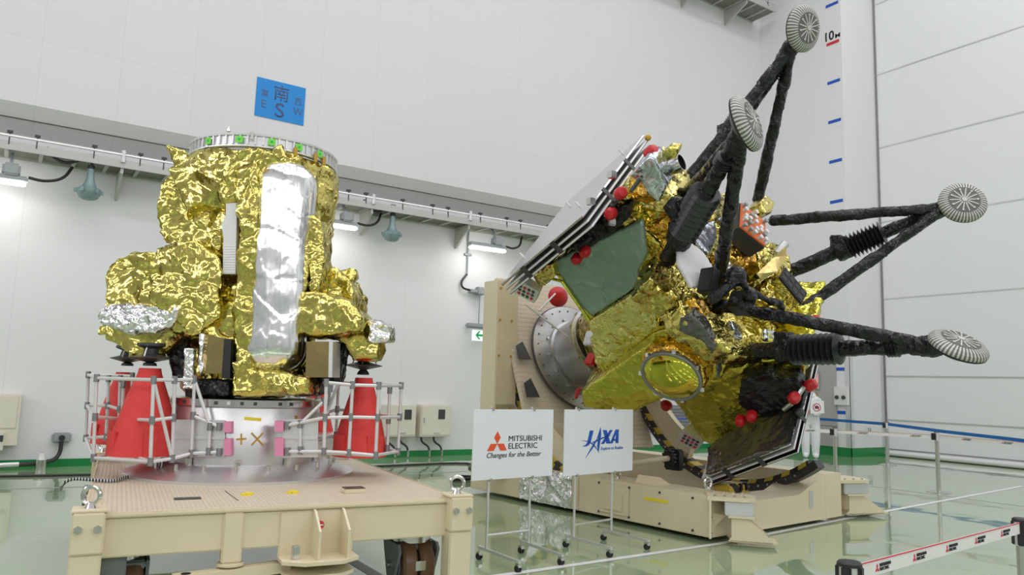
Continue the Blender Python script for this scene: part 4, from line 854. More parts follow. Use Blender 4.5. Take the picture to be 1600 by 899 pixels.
# air bearing skirts
for x, y in ((0.3, 0.5), (WB-0.3, 0.4), (0.3, 2.2), (WB-0.4, 2.6)):
    p = MDl @ Vector((x, y, 0)); MB().lathe([(0.22, 0.0), (0.24, 0.02), (0.22, 0.045)], p, n=24).build('air_pad', BLACK, dol)
# outrigger brackets at both front corners
def outrigger(x, y, ang, k=1.0):
    M = MDl @ Matrix.Translation((x, y, 0)) @ Matrix.Rotation(ang, 4, 'Z') @ Matrix.Diagonal((k, k, 1, 1))
    t = lambda pl: [M @ Vector(p) for p in pl]
    o_ = MB().prism(t([(-0.02, -0.24, 0.40), (0.50, -0.24, 0.40), (0.58, -0.12, 0.40), (0.58, 0.12, 0.40), (0.50, 0.24, 0.40), (-0.02, 0.24, 0.40)]), (0, 0, 0.035)).build('outrigger', BEIGE, dol, smooth=False)
    MB().box((0.0, -0.26, 0.06), (0.03, 0.26, 0.42), M, bev=0.004).build('mounting_plate', BEIGE, o_)
    MB().box((0.20, -0.19, 0.27), (0.55, 0.19, 0.40), M, bev=0.01).build('grey_pad', ALU, o_)
    MB().prism(t([(0.24, -0.20, 0.25), (0.56, -0.20, 0.25), (0.56, 0.20, 0.25), (0.24, 0.20, 0.25)]), (0, 0, 0.02)).build('pad_plate', BEIGE, o_, smooth=False)
    for s_ in (-0.17, 0.15): MB().prism(t([(0.28, s_, 0.25), (0.48, s_, 0.25), (0.78, s_, 0.07), (0.78, s_, 0.04), (0.24, s_, 0.04), (0.28, s_, 0.08)]), M.to_3x3() @ Vector((0, 0.02, 0))).build('foot_cheek', BEIGE, o_, smooth=False)
    MB().box((0.26, -0.17, 0.035), (0.84, 0.17, 0.055), M, bev=0.004).build('foot_plate', BEIGE, o_)
    MB().cyl(M @ Vector((0.72, -0.10, 0.09)), M @ Vector((0.72, 0.10, 0.09)), 0.02, n=10).build('pin', STEEL, o_)
    MB().prism(t([(0.03, -0.012, 0.10), (0.22, -0.012, 0.25), (0.03, -0.012, 0.27)]), M.to_3x3() @ Vector((0, 0.02, 0))).build('gusset', BEIGE, o_, smooth=False)
    for xx in (0.08, 0.2, 0.32, 0.44):
        for yy in (-0.2, 0.2): MB().cyl(M @ Vector((xx, yy, 0.435)), M @ Vector((xx, yy, 0.45)), 0.014, n=6).build('bolt', STEEL, o_)
    for zz in (0.1, 0.24, 0.37):
        for yy in (-0.22, 0.22): MB().cyl(M @ Vector((0.03, yy, zz)), M @ Vector((0.045, yy, zz)), 0.014, n=6).build('bolt', STEEL, o_)
outrigger(0.02, 0.04, math.radians(-52), 0.72); outrigger(WB-0.02, 0.26, math.radians(-22))
def eye(p, r=0.05, parent=dol):
    p = Vector(p); pts = [p+WV*r*math.sin(a*math.pi/8)+ZV*(r*1.25-r*math.cos(a*math.pi/8)) for a in range(17)]
    MB().tube(pts, 0.012, 8).cyl(p, p+ZV*0.025, 0.028, 0.018).build('eye_bolt', STEEL, parent)
eye(MDl @ Vector((0.18, 0.16, 0.455))); eye(MDl @ Vector((0.2, 1.35, 0.42))); eye(MDl @ Vector((WB-0.18, 1.2, 0.52)))
MB().prism([MDl @ Vector(p) for p in ((0.15, 0.75, 0.42), (0.35, 0.75, 0.42), (0.35, 0.85, 0.50), (0.35, 1.0, 0.50), (0.35, 1.12, 0.42), (0.15, 1.12, 0.42), (0.15, 1.0, 0.50), (0.15, 0.85, 0.50))][0:2]+[MDl @ Vector((0.25, 0.80, 0.49))], MDl.to_3x3() @ Vector((0, 0.3, 0))).build('bearing_hump', BEIGE, dol, smooth=False)
# striped bump block inside the front
blk = MB().box((0.95, 0.46, 0.30), (1.35, 0.66, 0.42), MDl, bev=0.02).build('bump_block', HAZ, dol, uv=(WV, ZV, (0, 0, 0)))
for x in (1.18, 1.28): MB().box((x-0.03, 0.44, 0.34), (x+0.02, 0.48, 0.42), MDl, bev=0.01).build('rubber_bumper', BLACK, blk)
# drive shaft with gear
p0 = MDl @ Vector((0.65, 1.75, 0.50)); p1 = MDl @ Vector((1.55, 1.75, 0.55))
MB().cyl(p0, p1, 0.035).build('drive_shaft', BEIGE, dol); dv = (p1-p0).normalized()
gmb = MB().cyl(p1, p1+dv*0.05, 0.085)
for k in range(12):
    a_ = k*math.pi/6; q_ = dv.to_track_quat('Z', 'Y'); gmb.cyl(p1+q_@Vector((0.09*math.cos(a_), 0.09*math.sin(a_), 0)), p1+q_@Vector((0.09*math.cos(a_), 0.09*math.sin(a_), 0.05)), 0.016, n=8)
gmb.build('gear', BLACK, dol); MB().box((1.62, 1.65, 0.40), (1.75, 1.88, 0.66), MDl, bev=0.02).build('motor', BLACK, dol)
MB().cyl(p0-dv*0.03, p0+dv*0.04, 0.07).build('gear', HAZ, dol, uv=(WV, ZV, (0, 0, 0)))
# pillar on the far left of the frame
Pp = Vector(onpl(789, 640, LV, (5.2, 8.0, 0)))
MP = Matrix.Translation((Pp.x, Pp.y, 0)) @ Matrix.Rotation(yw+math.radians(3.5), 4, 'Z')
pil = MB().box((-0.17, 0, 0.3), (0.17, 0.30, 2.70), MP, bev=0.01).build('pillar', BEIGE, dol)
for z in (1.1, 1.75, 2.2, 2.6):
    for xx in (-0.13, 0.06): MB().cyl(MP @ Vector((xx, -0.012, z)), MP @ Vector((xx, 0, z)), 0.015, n=8).build('bolt', OCHRE, pil)
MB().prism([MP @ Vector(p) for p in ((-0.15, 0.0, 1.15), (0.17, 0.0, 1.15), (0.55, 0.0, 0.45), (-0.15, 0, 0.45))], MP.to_3x3() @ Vector((0, 0.25, 0))).build('pillar_brace', BEIGE, dol, smooth=False)
# tilt plate (tread plate) normal to the spacecraft axis, on circular arcs about the pivot
Q0 = Vector((0, 6.3, 2.2)); RA = 1.95
tf = thing('tilt_frame', (6.4, 7.9, 1.0), 'cream tread plate cradle with yellow and black striped arcs on the dolly', 'tilt frame')
TP = 4.42
plate = [SW(a, b, TP+0.05) for a, b in ((-1.02, 1.12), (1.02, 1.12), (1.02, -1.22), (-0.55, -1.22), (-1.02, -0.75))]
MB().prism(plate, -AV*0.06).build('tread_plate', TREAD, tf, smooth=False, uv=(WV, UV_, CE))
for sgn, b0 in ((-1, 0.05), (-1, -0.45)):
    MB().prism([SW(sgn*1.0, b0-0.12, TP-0.015), SW(sgn*0.80, b0-0.12, TP-0.015), SW(sgn*0.88, b0+0.13, TP-0.015), SW(sgn*1.0, b0+0.06, TP-0.015)], AV*0.006).build('cutout', DARK, tf, smooth=False)
def arc(xc, yc, a0, a1, thick=0.12, dpt=0.10):
    pts = []
    n_ = 40; mb = MB(); o_, i_ = [], []
    for k in range(n_+1):
        a_ = math.radians(a0+(a1-a0)*k/n_); c_, s_ = math.cos(a_), math.sin(a_)
        o_.append(((yc+RA*c_, Q0.z+RA*s_), (yc+(RA-dpt)*c_, Q0.z+(RA-dpt)*s_), a_))
    bm = mb.bm; uvl = bm.loops.layers.uv.new('UVMap'); rows = []
    for (oy, oz), (iy, iz), a_ in o_:
        rows.append([bm.verts.new((xc, oy, oz)), bm.verts.new((xc, iy, iz)), bm.verts.new((xc+thick, iy, iz)), bm.verts.new((xc+thick, oy, oz))])
    for k, (r0, r1) in enumerate(zip(rows, rows[1:])):
        for j in range(4):
            f = bm.faces.new((r0[j], r0[(j+1) % 4], r1[(j+1) % 4], r1[j]))
            for lp in f.loops:
                kk = k+(lp.vert in r1); lp[uvl].uv = (RA*math.radians(abs(a1-a0))*kk/n_, j*0.0+(0.03 if lp.vert in (r0[j], r1[j]) else 0))
    bm.faces.new(rows[0]); bm.faces.new(rows[-1][::-1])
    return mb
# left arc
arc(5.48, 6.55, -5, -80).build('striped_arc', HAZ, tf, smooth=False)
arc(7.30, 6.20, 8, -126, dpt=0.09).build('rack_arc', DARK, tf, smooth=False)
ar = MB()
def rim(xc, yc, a0, a1, r0, r1, th, m, name, n_=40):
    mb = MB(); L_ = []
    for k in range(n_+1):
        a_ = math.radians(a0+(a1-a0)*k/n_); L_.append((math.cos(a_), math.sin(a_)))
    bm = mb.bm; uvl = bm.loops.layers.uv.new('UVMap'); rows = []
    for c_, s_ in L_:
        rows.append([bm.verts.new((xc, yc+r0*c_, Q0.z+r0*s_)), bm.verts.new((xc, yc+r1*c_, Q0.z+r1*s_)), bm.verts.new((xc+th, yc+r1*c_, Q0.z+r1*s_)), bm.verts.new((xc+th, yc+r0*c_, Q0.z+r0*s_))])
    for k, (p_, q_) in enumerate(zip(rows, rows[1:])):
        for j in range(4):
            f = bm.faces.new((p_[j], p_[(j+1) % 4], q_[(j+1) % 4], q_[j]))
            for lp in f.loops: lp[uvl].uv = (r0*math.radians(abs(a1-a0))*(k+(lp.vert in q_))/n_, 0.03*(lp.vert in (p_[0], q_[0], p_[3], q_[3])))
    bm.faces.new(rows[0]); bm.faces.new(rows[-1][::-1])
    return mb.build(name, m, tf, smooth=False)
rim(7.28, 6.20, 8, -124, RA-0.085, RA-0.125, 0.16, HAZ, 'striped_edge'); rim(5.46, 6.55, -2, -78, RA-0.10, RA-0.14, 0.14, HAZ, 'striped_edge')
for k in range(33):
    a_ = math.radians(4-k*3.9); MB().cyl((7.29, 6.2+(RA-0.05)*math.cos(a_), Q0.z+(RA-0.05)*math.sin(a_)), (7.30, 6.2+(RA-0.05)*math.cos(a_)   , Q0.z+(RA-0.05)*math.sin(a_)), 0.014, n=8).build('rack_pin', STEEL, tf)
# webs behind the arcs
rim(7.32, 6.20, 4, -66, RA-0.125, RA-0.40, 0.08, BEIGE, 'arc_web'); rim(5.50, 6.55, -4, -78, RA-0.125, RA-0.36, 0.08, BEIGE, 'arc_web')
MB().bar((5.5, 7.75, 0.80), (6.5, 7.55, 0.80), 0.3, 0.25).build('lower_tie', BEIGE, tf, smooth=False)
MB().bar((5.5, 7.1, 0.72), (5.9, 7.1, 0.72), 0.12, 0.16).build('clamp_arm', BEIGE, tf, smooth=False)

# metal ring stand between plate and spacecraft
rg_ = thing('adapter_ring', SW(0, 0, TP), 'large round aluminium adapter ring bolted to the tilted tread plate', 'support ring')
oA = SW(0, 0, TP)
MB().lathe([(0.74, 0.0), (0.745, 0.02), (0.74, 0.04), (0.70, 0.045), (0.50, 0.05), (0.49, 0.05)], oA, AV, 72).build('flange', BARRELD, rg_)
MB().lathe([(0.745, 0.0), (0.755, 0.01), (0.755, 0.03), (0.745, 0.035)], oA, AV, 72).build('flange_rim', DARK, rg_)
MB().lathe([(0.50, 0.04), (0.50, 0.09), (0.465, 0.10), (0.455, 0.45), (0.48, 0.46), (0.48, 0.50), (0.44, 0.51), (0.44, 0.53)], oA, AV, 72).build('barrel_wall', BARRELD, rg_)
for k in range(28):
    a_ = k*math.pi/14
    for rr, h0 in ((0.67, 0.045),): 
        p = oA+(WV*math.cos(a_)+UV_*math.sin(a_))*rr+AV*h0; MB().cyl(p, p+AV*0.012, 0.010, n=6).build('bolt', DARK, rg_)
    if k % 2 == 0:
        p = oA+(WV*math.cos(a_)+UV_*math.sin(a_))*0.535+AV*0.04; MB().cyl(p, p+AV*0.03, 0.018, n=6).build('bolt', STEEL, rg_)
        p = oA+(WV*math.cos(a_)+UV_*math.sin(a_))*0.485+AV*0.48; MB().box((-0.012, -0.012, -0.02), (0.012, 0.012, 0.02), Matrix.Translation(p)).build('clamp', STEEL, rg_)

# ================================================================== RIGHT SPACECRAFT (EXPLORATION MODULE)
EX = thing('gold_lander_spacecraft', SC(0, 0, 3.0), 'tilted gold foil lander spacecraft with four black legs and round striped feet', 'spacecraft')
def eb(name, parts, m, voxel=0.03, amp=0.035, cell=0.14, seed=1, low=0.02, parent=EX, **k):
    mb = MB()
    for p in parts:
        if callable(p): p(mb)
        else: mb.prism(p[0], p[1], p[2] if len(p) > 2 else 1.0)
    return mb.build(name, m, parent, crumple=dict(voxel=voxel, amp=amp, cell=cell, seed=seed, low=low, facet=False, **k))
def lbox(a0, a1, b0, b1, t0, t1): return ([SC(a0, b0, t0), SC(a1, b0, t0), SC(a1, b0, t1), SC(a0, b0, t1)], S2*(b1-b0))
def ps(poly, d): return [PS(x, y, d) for x, y in poly]
# body cores
eb('body_wrap', [lbox(-0.62, 0.62, -0.82, 0.85, 1.72, 3.05), lbox(-0.85, 0.85, -0.62, 0.85, 1.8, 2.9)], GOLD, seed=41, cell=0.12, amp=0.045)
eb('equipment_bay', [lbox(-1.36, -0.6, -0.84, 0.55, 1.66, 2.9)], GOLD, seed=42)
eb('equipment_bay', [(ps([(1040, 612), (1127, 585), (1150, 556), (1180, 562), (1262, 560), (1252, 605), (1200, 645), (1120, 700), (1098, 690)], -0.93), S2*1.4)], GOLDY, seed=43, amp=0.03, cell=0.16)
# sage green film panel with its yellow edge
gpoly = [(862, 410), (930, 378), (1003, 344), (1012, 398), (997, 425), (1000, 438), (990, 452), (925, 497), (905, 478), (880, 440)]
MB().prism(ps(gpoly, -0.90), S2*0.05).build('green_film_panel', GREENF, EX, crumple=dict(voxel=0.022, amp=0.012, cell=0.22, seed=44, low=0.012, rnd=0.0))
MB().prism(ps([(858, 412), (930, 380), (1004, 340), (1014, 396), (999, 425), (1002, 440), (922, 502), (876, 440)], -0.865), S2*0.03).build('panel_edge', GOLDY, EX, smooth=False)
MB().tube([PS(850, 432, -0.9), PS(878, 440, -0.92), PS(920, 500, -0.92), PS(925, 500, -0.92)], 0.02, 8).build('yellow_trim', GOLDY, EX)
# taut gold box between green panel and dish block
eb('taut_gold_box', [(ps([(918, 504), (1018, 440), (1030, 455), (1030, 515), (1010, 530), (936, 590), (926, 560)], -0.97), S2*0.5)], GOLDS, seed=45, amp=0.022, cell=0.2, low=0.01, voxel=0.025)
eb('dark_gold_fold', [(ps([(1018, 440), (1075, 440), (1100, 480), (1062, 500), (1028, 520)], -0.92), S2*0.3)], GOLD, seed=46, amp=0.03, cell=0.1)
# dish block
dpoly = [(907, 614), (1018, 535), (1040, 520), (1068, 486), (1143, 552), (1127, 595), (1085, 600), (1040, 622), (988, 646), (930, 640), (912, 637)]
eb('dish_block', [(ps(dpoly, -1.20), S2*0.45)], GOLDY, seed=47, amp=0.010, cell=0.24, low=0.006, voxel=0.024)
eb('black_patch', [(ps([(1062, 500), (1078, 492), (1100, 512), (1118, 545), (1112, 556), (1098, 535), (1060, 518)], -1.66), S2*0.14)], BLACKS, seed=48, amp=0.012, cell=0.06, voxel=0.015, low=0.006)
eb('black_patch', [(ps([(1118, 565), (1122, 575), (1124, 592), (1118, 590)], -1.42), S2*0.15)], BLACKS, seed=48, amp=0.012, cell=0.06, voxel=0.015, low=0.006)
eb('gold_fold', [(ps([(1010, 560), (1020, 520), (1045, 515), (1045, 545), (1015, 590)], -1.24), S2*0.12)], GOLDY, seed=49, amp=0.01, cell=0.09, voxel=0.02)
dc = PS(1057, 570, -1.20)
eb('amber_collar', [lambda mb: mb.lathe([(0.33, -0.02), (0.35, 0.06), (0.335, 0.15), (0.31, 0.17), (0.25, 0.17)], dc+S1*0.0, -S2, 40)], AMBER, seed=50, amp=0.012, cell=0.07, voxel=0.018, low=0.008)
dsh = MB().lathe([(0.30, 0.165), (0.315, 0.17), (0.315, 0.205), (0.30, 0.215), (0.285, 0.21)], dc, -S2, 60).build('dish_rim', JOINT, EX)
MB().lathe([(0.288, 0.20), (0.275, 0.215), (0.24, 0.235), (0.18, 0.262), (0.10, 0.282), (0.04, 0.288), (0.001, 0.289)], dc, -S2, 60).build('dish_dome', DOMEG, EX)
for k in range(7):
    a_ = 0.4+k*2*math.pi/7; p = dc-S2*0.19+(S1*math.cos(a_)-AV*math.sin(a_))*0.325; MB().box((-0.02, -0.02, -0.02), (0.02, 0.02, 0.02), Matrix.Translation(p) @ Matrix.Rotation(a_, 4, 'Z'), bev=0.004).build('rim_clamp', STEEL, dsh)
# cone towards the adapter
eb('rear_wrap', [lambda mb: mb.lathe([(0.42, 0.55), (0.60, 0.9), (0.7, 1.5)], oA, AV, 24)], GOLD, seed=51, cell=0.1)
MB().box((-0.045, -0.07, -0.08), (0.045, 0.07, 0.08), Matrix.Translation(PS(923, 530, -0.9)) @ Matrix.Rotation(0.3, 4, 'Y'), bev=0.012).cyl(PS(921, 522, -0.97), PS(921, 522, -1.0), 0.035).build('hold_down_unit', ALU, EX)
MB().box((-0.03, -0.07, -0.07), (0.03, 0.07, 0.07), Matrix.Translation(PS(924, 562, -0.7)) @ Matrix.Rotation(0.5, 4, 'Y')).build('red_bracket', REDP, EX)
MB().tube([PS(900, 622, -1.0), PS(903, 612, -1.02), PS(906, 606, -1.02)], [0.02, 0.03, 0.012], 8).build('red_tag', REDP, EX)
def perforated(cx, cy, d, sz):
    o = PS(cx, cy, d); a_, b_ = (S1*0.9+AV*0.45).normalized(), (AV*0.9-S1*0.45).normalized()
    pb = MB().prism([o-a_*sz*0.8-b_*sz*0.5, o+a_*sz*0.7-b_*sz*0.6, o+a_*sz*0.8+b_*sz*0.5, o-a_*sz*0.6+b_*sz*0.7], S2*0.12).build('perforated_bracket', CGREY if False else ALU, EX, smooth=False)
    for i in range(4):
        for j in range(3): q_ = o+a_*sz*(-0.45+0.3*i)+b_*sz*(-0.3+0.3*j); MB().cyl(q_-S2*0.002, q_-S2*0.004, 0.02, n=10).build('hole', DARK if (i+j) % 3 else MRED, pb, smooth=False)
perforated(822, 457, -1.1, 0.17); perforated(1078, 690, -0.9, 0.17)
rc = Vector(onpl(872, 464, AV, SW(0,0,4.1))); MB().sphere(rc, 0.15, (1, 0.6, 0.9)).build('red_dome_cover', REDP, EX)
MB().lathe([(0.07, 0), (0.075, 0.02), (0.05, 0.07)], PS(1042, 632, -0.6), -S2, 16).build('red_cover', REDP, EX)
MB().cyl(SW(-0.95, 0.55, 4.1), SW(-0.35, 0.0, 4.0), 0.012, n=8).cyl(SW(-0.8, 0.45, 4.05), SW(-0.5, 0.7, 4.0), 0.012, n=8).build('support_strut', ALU, EX)

# folded solar panels: three leaves each side
def panels(d0, step, name_, outer_first, t0, t1, b0, b1):
    grp = None
    for k in range(3):
        d = d0+step*k
        pts = [SC(d, b0+0.0, t1), SC(d, b0, t0), SC(d, b1, t0-0.0), SC(d, b1, t1)]
        o_ = MB().prism(pts, S1*0.018).build('solar_panel', PANELF if k == outer_first else WPLASTIC, EX, smooth=False)
        MB().prism([p+S1*0.018 for p in pts], S1*0.006).build('panel_core', BLACK, o_, smooth=False)
    for bb, tt in ((b0, t0+0.35*(t1-t0)), (b0, t0+0.72*(t1-t0)), (b0+0.3*(b1-b0), t0), (b0+0.66*(b1-b0), t0)):
        p = SC(d0+step*1.0, bb, tt); vx = AV if bb == b0 else S2
        MB().prism([p-vx*0.03-S1*abs(step)*1.0, p+vx*0.03-S1*abs(step)*1.0, p+vx*0.03+S1*abs(step)*1.3, p-vx*0.03+S1*abs(step)*1.3], (-S2 if bb == b0 else AV)*0.006).build('hinge', DARK, EX, smooth=False)
panels(-1.62, 0.062, 'up', 0, 1.62, 2.98, -1.47, 0.33)
panels(1.385, 0.055, 'low', 2, 1.76, 2.93, -1.50, 0.0)
for px, py in ((890, 322), (905, 322), (973, 240), (818, 402)):
    p = PN(px, py, -1.62); MB().cyl(p, p-S1*0.06, 0.014, n=8).build('panel_stud', WPLASTIC, EX)
for px, py in ((922, 317), (955, 275)):
    p = PS(px, py, -1.47)+S2*0.02; MB().box((-0.03, -0.03, -0.03), (0.03, 0.03, 0.03), Matrix.Translation(p)).build('panel_latch', STEEL, EX)
MB().sphere(SC(-1.56, 0.33, 1.6), 0.035).build('panel_corner_cap', OCHRE, EX)
# grey black film on the inner face of the lower panel
def film(poly, d, m, seed, name='black_film', amp=0.02): return MB().prism([PN(x, y, d) for x, y in poly], S1*0.03).build(name, m, EX, crumple=dict(voxel=0.022, amp=amp, cell=0.16, seed=seed, low=0.02, rnd=0.0))
film([(1102, 742), (1104, 700), (1120, 685), (1160, 660), (1200, 630), (1262, 575), (1252, 630), (1236, 692)], 1.335, BLACKS, 61)
film([(1247, 590), (1272, 560), (1262, 602), (1240, 680), (1235, 640)], 1.30, BLACK, 62, amp=0.008)
# black wrapped thruster clusters with red caps
def lump(name, poly, d, th, m, seed, **k): return eb(name, [(ps(poly, d), S2*th, 0.9)], m, seed=seed, **k)
def redcap(px, py, d, r=0.055, dirv=None, nm='red_cap'):
    p = PS(px, py, d); dirv = dirv or -S2
    return MB().lathe([(r*0.9, -r*0.9), (r, -r*0.7), (r, r*0.5), (r*0.7, r*0.95), (0.001, r*1.05)], p, dirv, 18).build(nm, REDP, EX)
lump('black_cluster', [(1152, 612), (1158, 596), (1200, 585), (1212, 594), (1250, 596), (1256, 615), (1235, 640), (1170, 650), (1155, 635)], -1.12, 0.35, BLACKF, 63, cell=0.09, amp=0.03, voxel=0.022)
redcap(1157, 658, -1.2); redcap(1174, 651, -1.2); redcap(1241, 622, -1.25, 0.058, (AV*0.5-S1*0.3+S2*-0.3).normalized()); redcap(1267, 602, -1.0, 0.058, (AV*1.0+S2*0.2).normalized()); redcap(1273, 500, -0.2, 0.05, AV)
MB().tube([PS(1225, 640, -1.25), PS(1240, 628, -1.25), PS(1255, 605, -1.1)], 0.028, 8).build('steel_bracket', STEEL, EX); MB().sphere(PS(1250, 645, -1.2), 0.045).build('sensor_head', DARK, EX)
lump('black_cluster', [(884, 387), (890, 376), (945, 335), (985, 320), (985, 340), (950, 370), (905, 395)], -1.02, 0.3, BLACKF, 64, cell=0.09, amp=0.02, voxel=0.022)
for pxy in ((914, 394), (901, 405)): redcap(pxy[0], pxy[1], -1.15)
redcap(954, 334, -1.15, 0.06, (-S1*0.2-S2+AV*0.3).normalized()); redcap(970, 302, -1.15, 0.058, (AV*0.8-S2*0.5).normalized()); redcap(1018, 238, -0.8, 0.062, AV)
MB().box((-0.05, -0.03, -0.05), (0.05, 0.03, 0.08), Matrix.Translation(PS(954, 345, -1.08)), bev=0.01).build('thruster_block', STEEL, EX)
for a_, b_ in (((955, 322), (978, 300)), ((960, 312), (950, 335)), ((985, 300), (1000, 280)), ((905, 388), (925, 370))): MB().tube([PS(a_[0], a_[1], -1.1), PS(b_[0], b_[1], -1.0)], 0.02, 8).build('pipe_fitting', DARK, EX)
lump('small_gold_wrap', [(832, 432), (850, 415), (862, 412), (868, 432), (850, 448), (838, 446)], -1.0, 0.2, GOLD, 65, cell=0.06, amp=0.02, voxel=0.02)
lump('panel_side_wrap', [(925, 345), (955, 315), (975, 300), (985, 310), (960, 335), (930, 355)], -0.95, 0.25, GOLD, 66, cell=0.08, amp=0.02, voxel=0.022)
# upper shoulder: taut gold, amber strip, silver hood, gold telescope
lump('upper_gold_wrap', [(968, 300), (1000, 262), (1030, 285), (1055, 310), (1060, 360), (1030, 385), (1006, 345), (975, 325)], -0.72, 0.55, GOLDS, 67, cell=0.13, amp=0.04)
lump('amber_wrap', [(1008, 362), (1048, 330), (1058, 350), (1052, 395), (1020, 420), (1005, 400)], -0.80, 0.3, AMBER, 68, cell=0.1, amp=0.03, voxel=0.024)
lump('gold_gusset', [(1010, 395), (1052, 395), (1060, 450), (1022, 450), (1000, 430)], -0.76, 0.3, GOLD, 69, cell=0.09, amp=0.04)
lump('silver_hood', [(980, 275), (1010, 246), (1020, 246), (1032, 265), (1042, 290), (1030, 318), (1012, 305), (1000, 290)], -0.98, 0.3, BLUESIL, 70, cell=0.16, amp=0.02, voxel=0.022)
lump('gold_bracket', [(1026, 250), (1044, 232), (1062, 232), (1060, 243), (1040, 262), (1030, 264)], -0.75, 0.15, GOLD, 71, cell=0.08, amp=0.01, voxel=0.018)
tp = PS(1046, 262, -0.75); td = (AV*1.0-UV_*0.15+WV*0.25).normalized()
eb('telescope_base', [lambda mb: mb.cyl(tp-td*0.30, tp, 0.085, n=20), lambda mb: mb.box((-0.12, -0.12, -0.12), (0.12, 0.12, 0.12), Matrix.Translation(tp-td*0.32+S1*0.1))], AMBER, seed=72, cell=0.08, amp=0.018, voxel=0.018)
MB().lathe([(0.075, 0), (0.08, 0.01), (0.082, 0.15), (0.075, 0.15), (0.072, 0.03), (0.001, 0.03)], tp-td*0.02, td, 28, cap=False).build('telescope_tube', STEEL, EX)
MB().lathe([(0.0735, 0.035), (0.074, 0.145)], tp-td*0.02, td, 28, cap=False).build('telescope_bore', BLACK, EX); MB().lathe([(0.0745, 0.04), (0.001, 0.041)], tp-td*0.02, td, 28, cap=False).build('telescope_floor', BLACK, EX)
# end face clutter (toward the feet)
def le(name, poly, t, th, m, seed, **k): return eb(name, [([PT(x, y, t) for x, y in poly], -AV*th, 0.95)], m, seed=seed, **k)
le('end_wrap', [(1015, 440), (1040, 372), (1075, 350), (1120, 330), (1175, 372), (1235, 400), (1250, 470), (1275, 510), (1255, 560), (1150, 560), (1090, 500), (1060, 470)], 1.66, 0.35, GOLD, 80, cell=0.10, amp=0.05)
le('edge_wrap', [(1062, 470), (1085, 455), (1120, 490), (1150, 520), (1160, 545), (1140, 550), (1110, 525), (1075, 500)], 1.45, 0.3, GOLD, 81, cell=0.08, amp=0.04)
le('white_antenna_panel', [(1061, 382), (1075, 373), (1100, 393), (1116, 417), (1100, 449), (1083, 449), (1061, 410)], 1.40, 0.06, WPLASTIC, 82, amp=0.002, low=0.001, voxel=0.02)
le('silver_sheet', [(1078, 362), (1118, 342), (1122, 380), (1108, 396), (1096, 388)], 1.42, 0.08, BLUESIL, 83, cell=0.12, amp=0.02, voxel=0.02)
le('silver_sheet', [(1120, 342), (1165, 315), (1168, 340), (1140, 356)], 1.45, 0.06, BLUESIL, 84, cell=0.1, amp=0.02, voxel=0.02)
le('silver_sheet', [(1140, 400), (1165, 412), (1160, 450), (1138, 430)], 1.48, 0.06, BLUESIL, 85, cell=0.1, amp=0.02, voxel=0.02)
le('silver_sheet', [(1140, 500), (1160, 508), (1160, 530), (1145, 524)], 1.48, 0.06, BLUESIL, 86, cell=0.1, amp=0.01, voxel=0.02); le('silver_sheet', [(1195, 512), (1215, 515), (1212, 534), (1196, 530)], 1.48, 0.06, BLUESIL, 87, cell=0.1, amp=0.01, voxel=0.02)
le('gold_canister', [(1108, 318), (1118, 302), (1135, 300), (1132, 330), (1115, 345)], 1.42, 0.25, GOLD, 88, cell=0.08, amp=0.015, voxel=0.018)
le('gold_canister', [(1188, 312), (1196, 303), (1212, 316), (1208, 332), (1196, 334), (1190, 326)], 1.30, 0.2, GOLD, 89, cell=0.3, amp=0.008, voxel=0.018)
le('amber_wrap', [(1140, 385), (1175, 385), (1185, 410), (1165, 418), (1145, 405)], 1.44, 0.2, AMBER, 90, cell=0.08, amp=0.03, voxel=0.022)
le('amber_wrap', [(1080, 462), (1095, 462), (1118, 488), (1100, 492)], 1.38, 0.2, AMBER, 91, cell=0.08, amp=0.02, voxel=0.022)
le('crumpled_gold', [(1180, 392), (1205, 376), (1228, 390), (1215, 420), (1190, 425)], 1.42, 0.2, GOLD, 92, cell=0.07, amp=0.05, voxel=0.024)
le('crumpled_gold', [(1195, 440), (1230, 420), (1250, 455), (1245, 490), (1205, 485)], 1.42, 0.25, GOLD, 93, cell=0.08, amp=0.05, voxel=0.024)
# orange sampler box
o = PT(1165, 374, 1.30); bx, by, bz = (WV*0.86-UV_*0.5).normalized(), None, AV
by = bz.cross(bx).normalized()
def obox(name, c, hx, hy, hz, m, parent=EX, bev=0.006):
    M = Matrix(((bx[0], by[0], bz[0], c[0]), (bx[1], by[1], bz[1], c[1]), (bx[2], by[2], bz[2], c[2]), (0, 0, 0, 1))); return MB().box((-hx, -hy, -hz), (hx, hy, hz), M, bev=bev).build(name, m, parent)
o = PT(1175, 352, 1.22); sb_ = obox('sampler_box', o-AV*0.10, 0.19, 0.20, 0.10, DARK)
obox('orange_face', o+AV*0.01, 0.18, 0.19, 0.01, ORANGE, sb_)
rg = random.Random(9)
for i in range(5):
    for j in range(5):
        if rg.random() < 0.85:
            p = o+bx*(-0.145+0.072*i+rg.uniform(-.015, .015))+by*(-0.15+0.075*j+rg.uniform(-.015, .015))+AV*0.02; MB().lathe([(0.016, 0), (0.016, 0.03), (0.024, 0.034), (0.024, 0.05), (0.001, 0.055)], p, AV, 10).build('grey_knob', WPLASTIC if rg.random() < .6 else GREY, sb_)
# black window box with gold sides
o = PT(1240, 446, 1.28); bx = (WV*0.6-UV_*0.8).normalized(); by = bz.cross(bx).normalized()
wb = obox('gold_sensor_box', o-AV*0.12, 0.17, 0.11, 0.10, GOLDS); obox('black_grid_face', o-AV*0.01, 0.18, 0.12, 0.012, BLACK, wb)
for i in range(4):
    for j in range(2): c_ = o+AV*0.004+bx*(-0.125+0.083*i)+by*(-0.05+0.1*j); obox('grid_cell', c_, 0.03, 0.038, 0.002, DARK, wb, 0)
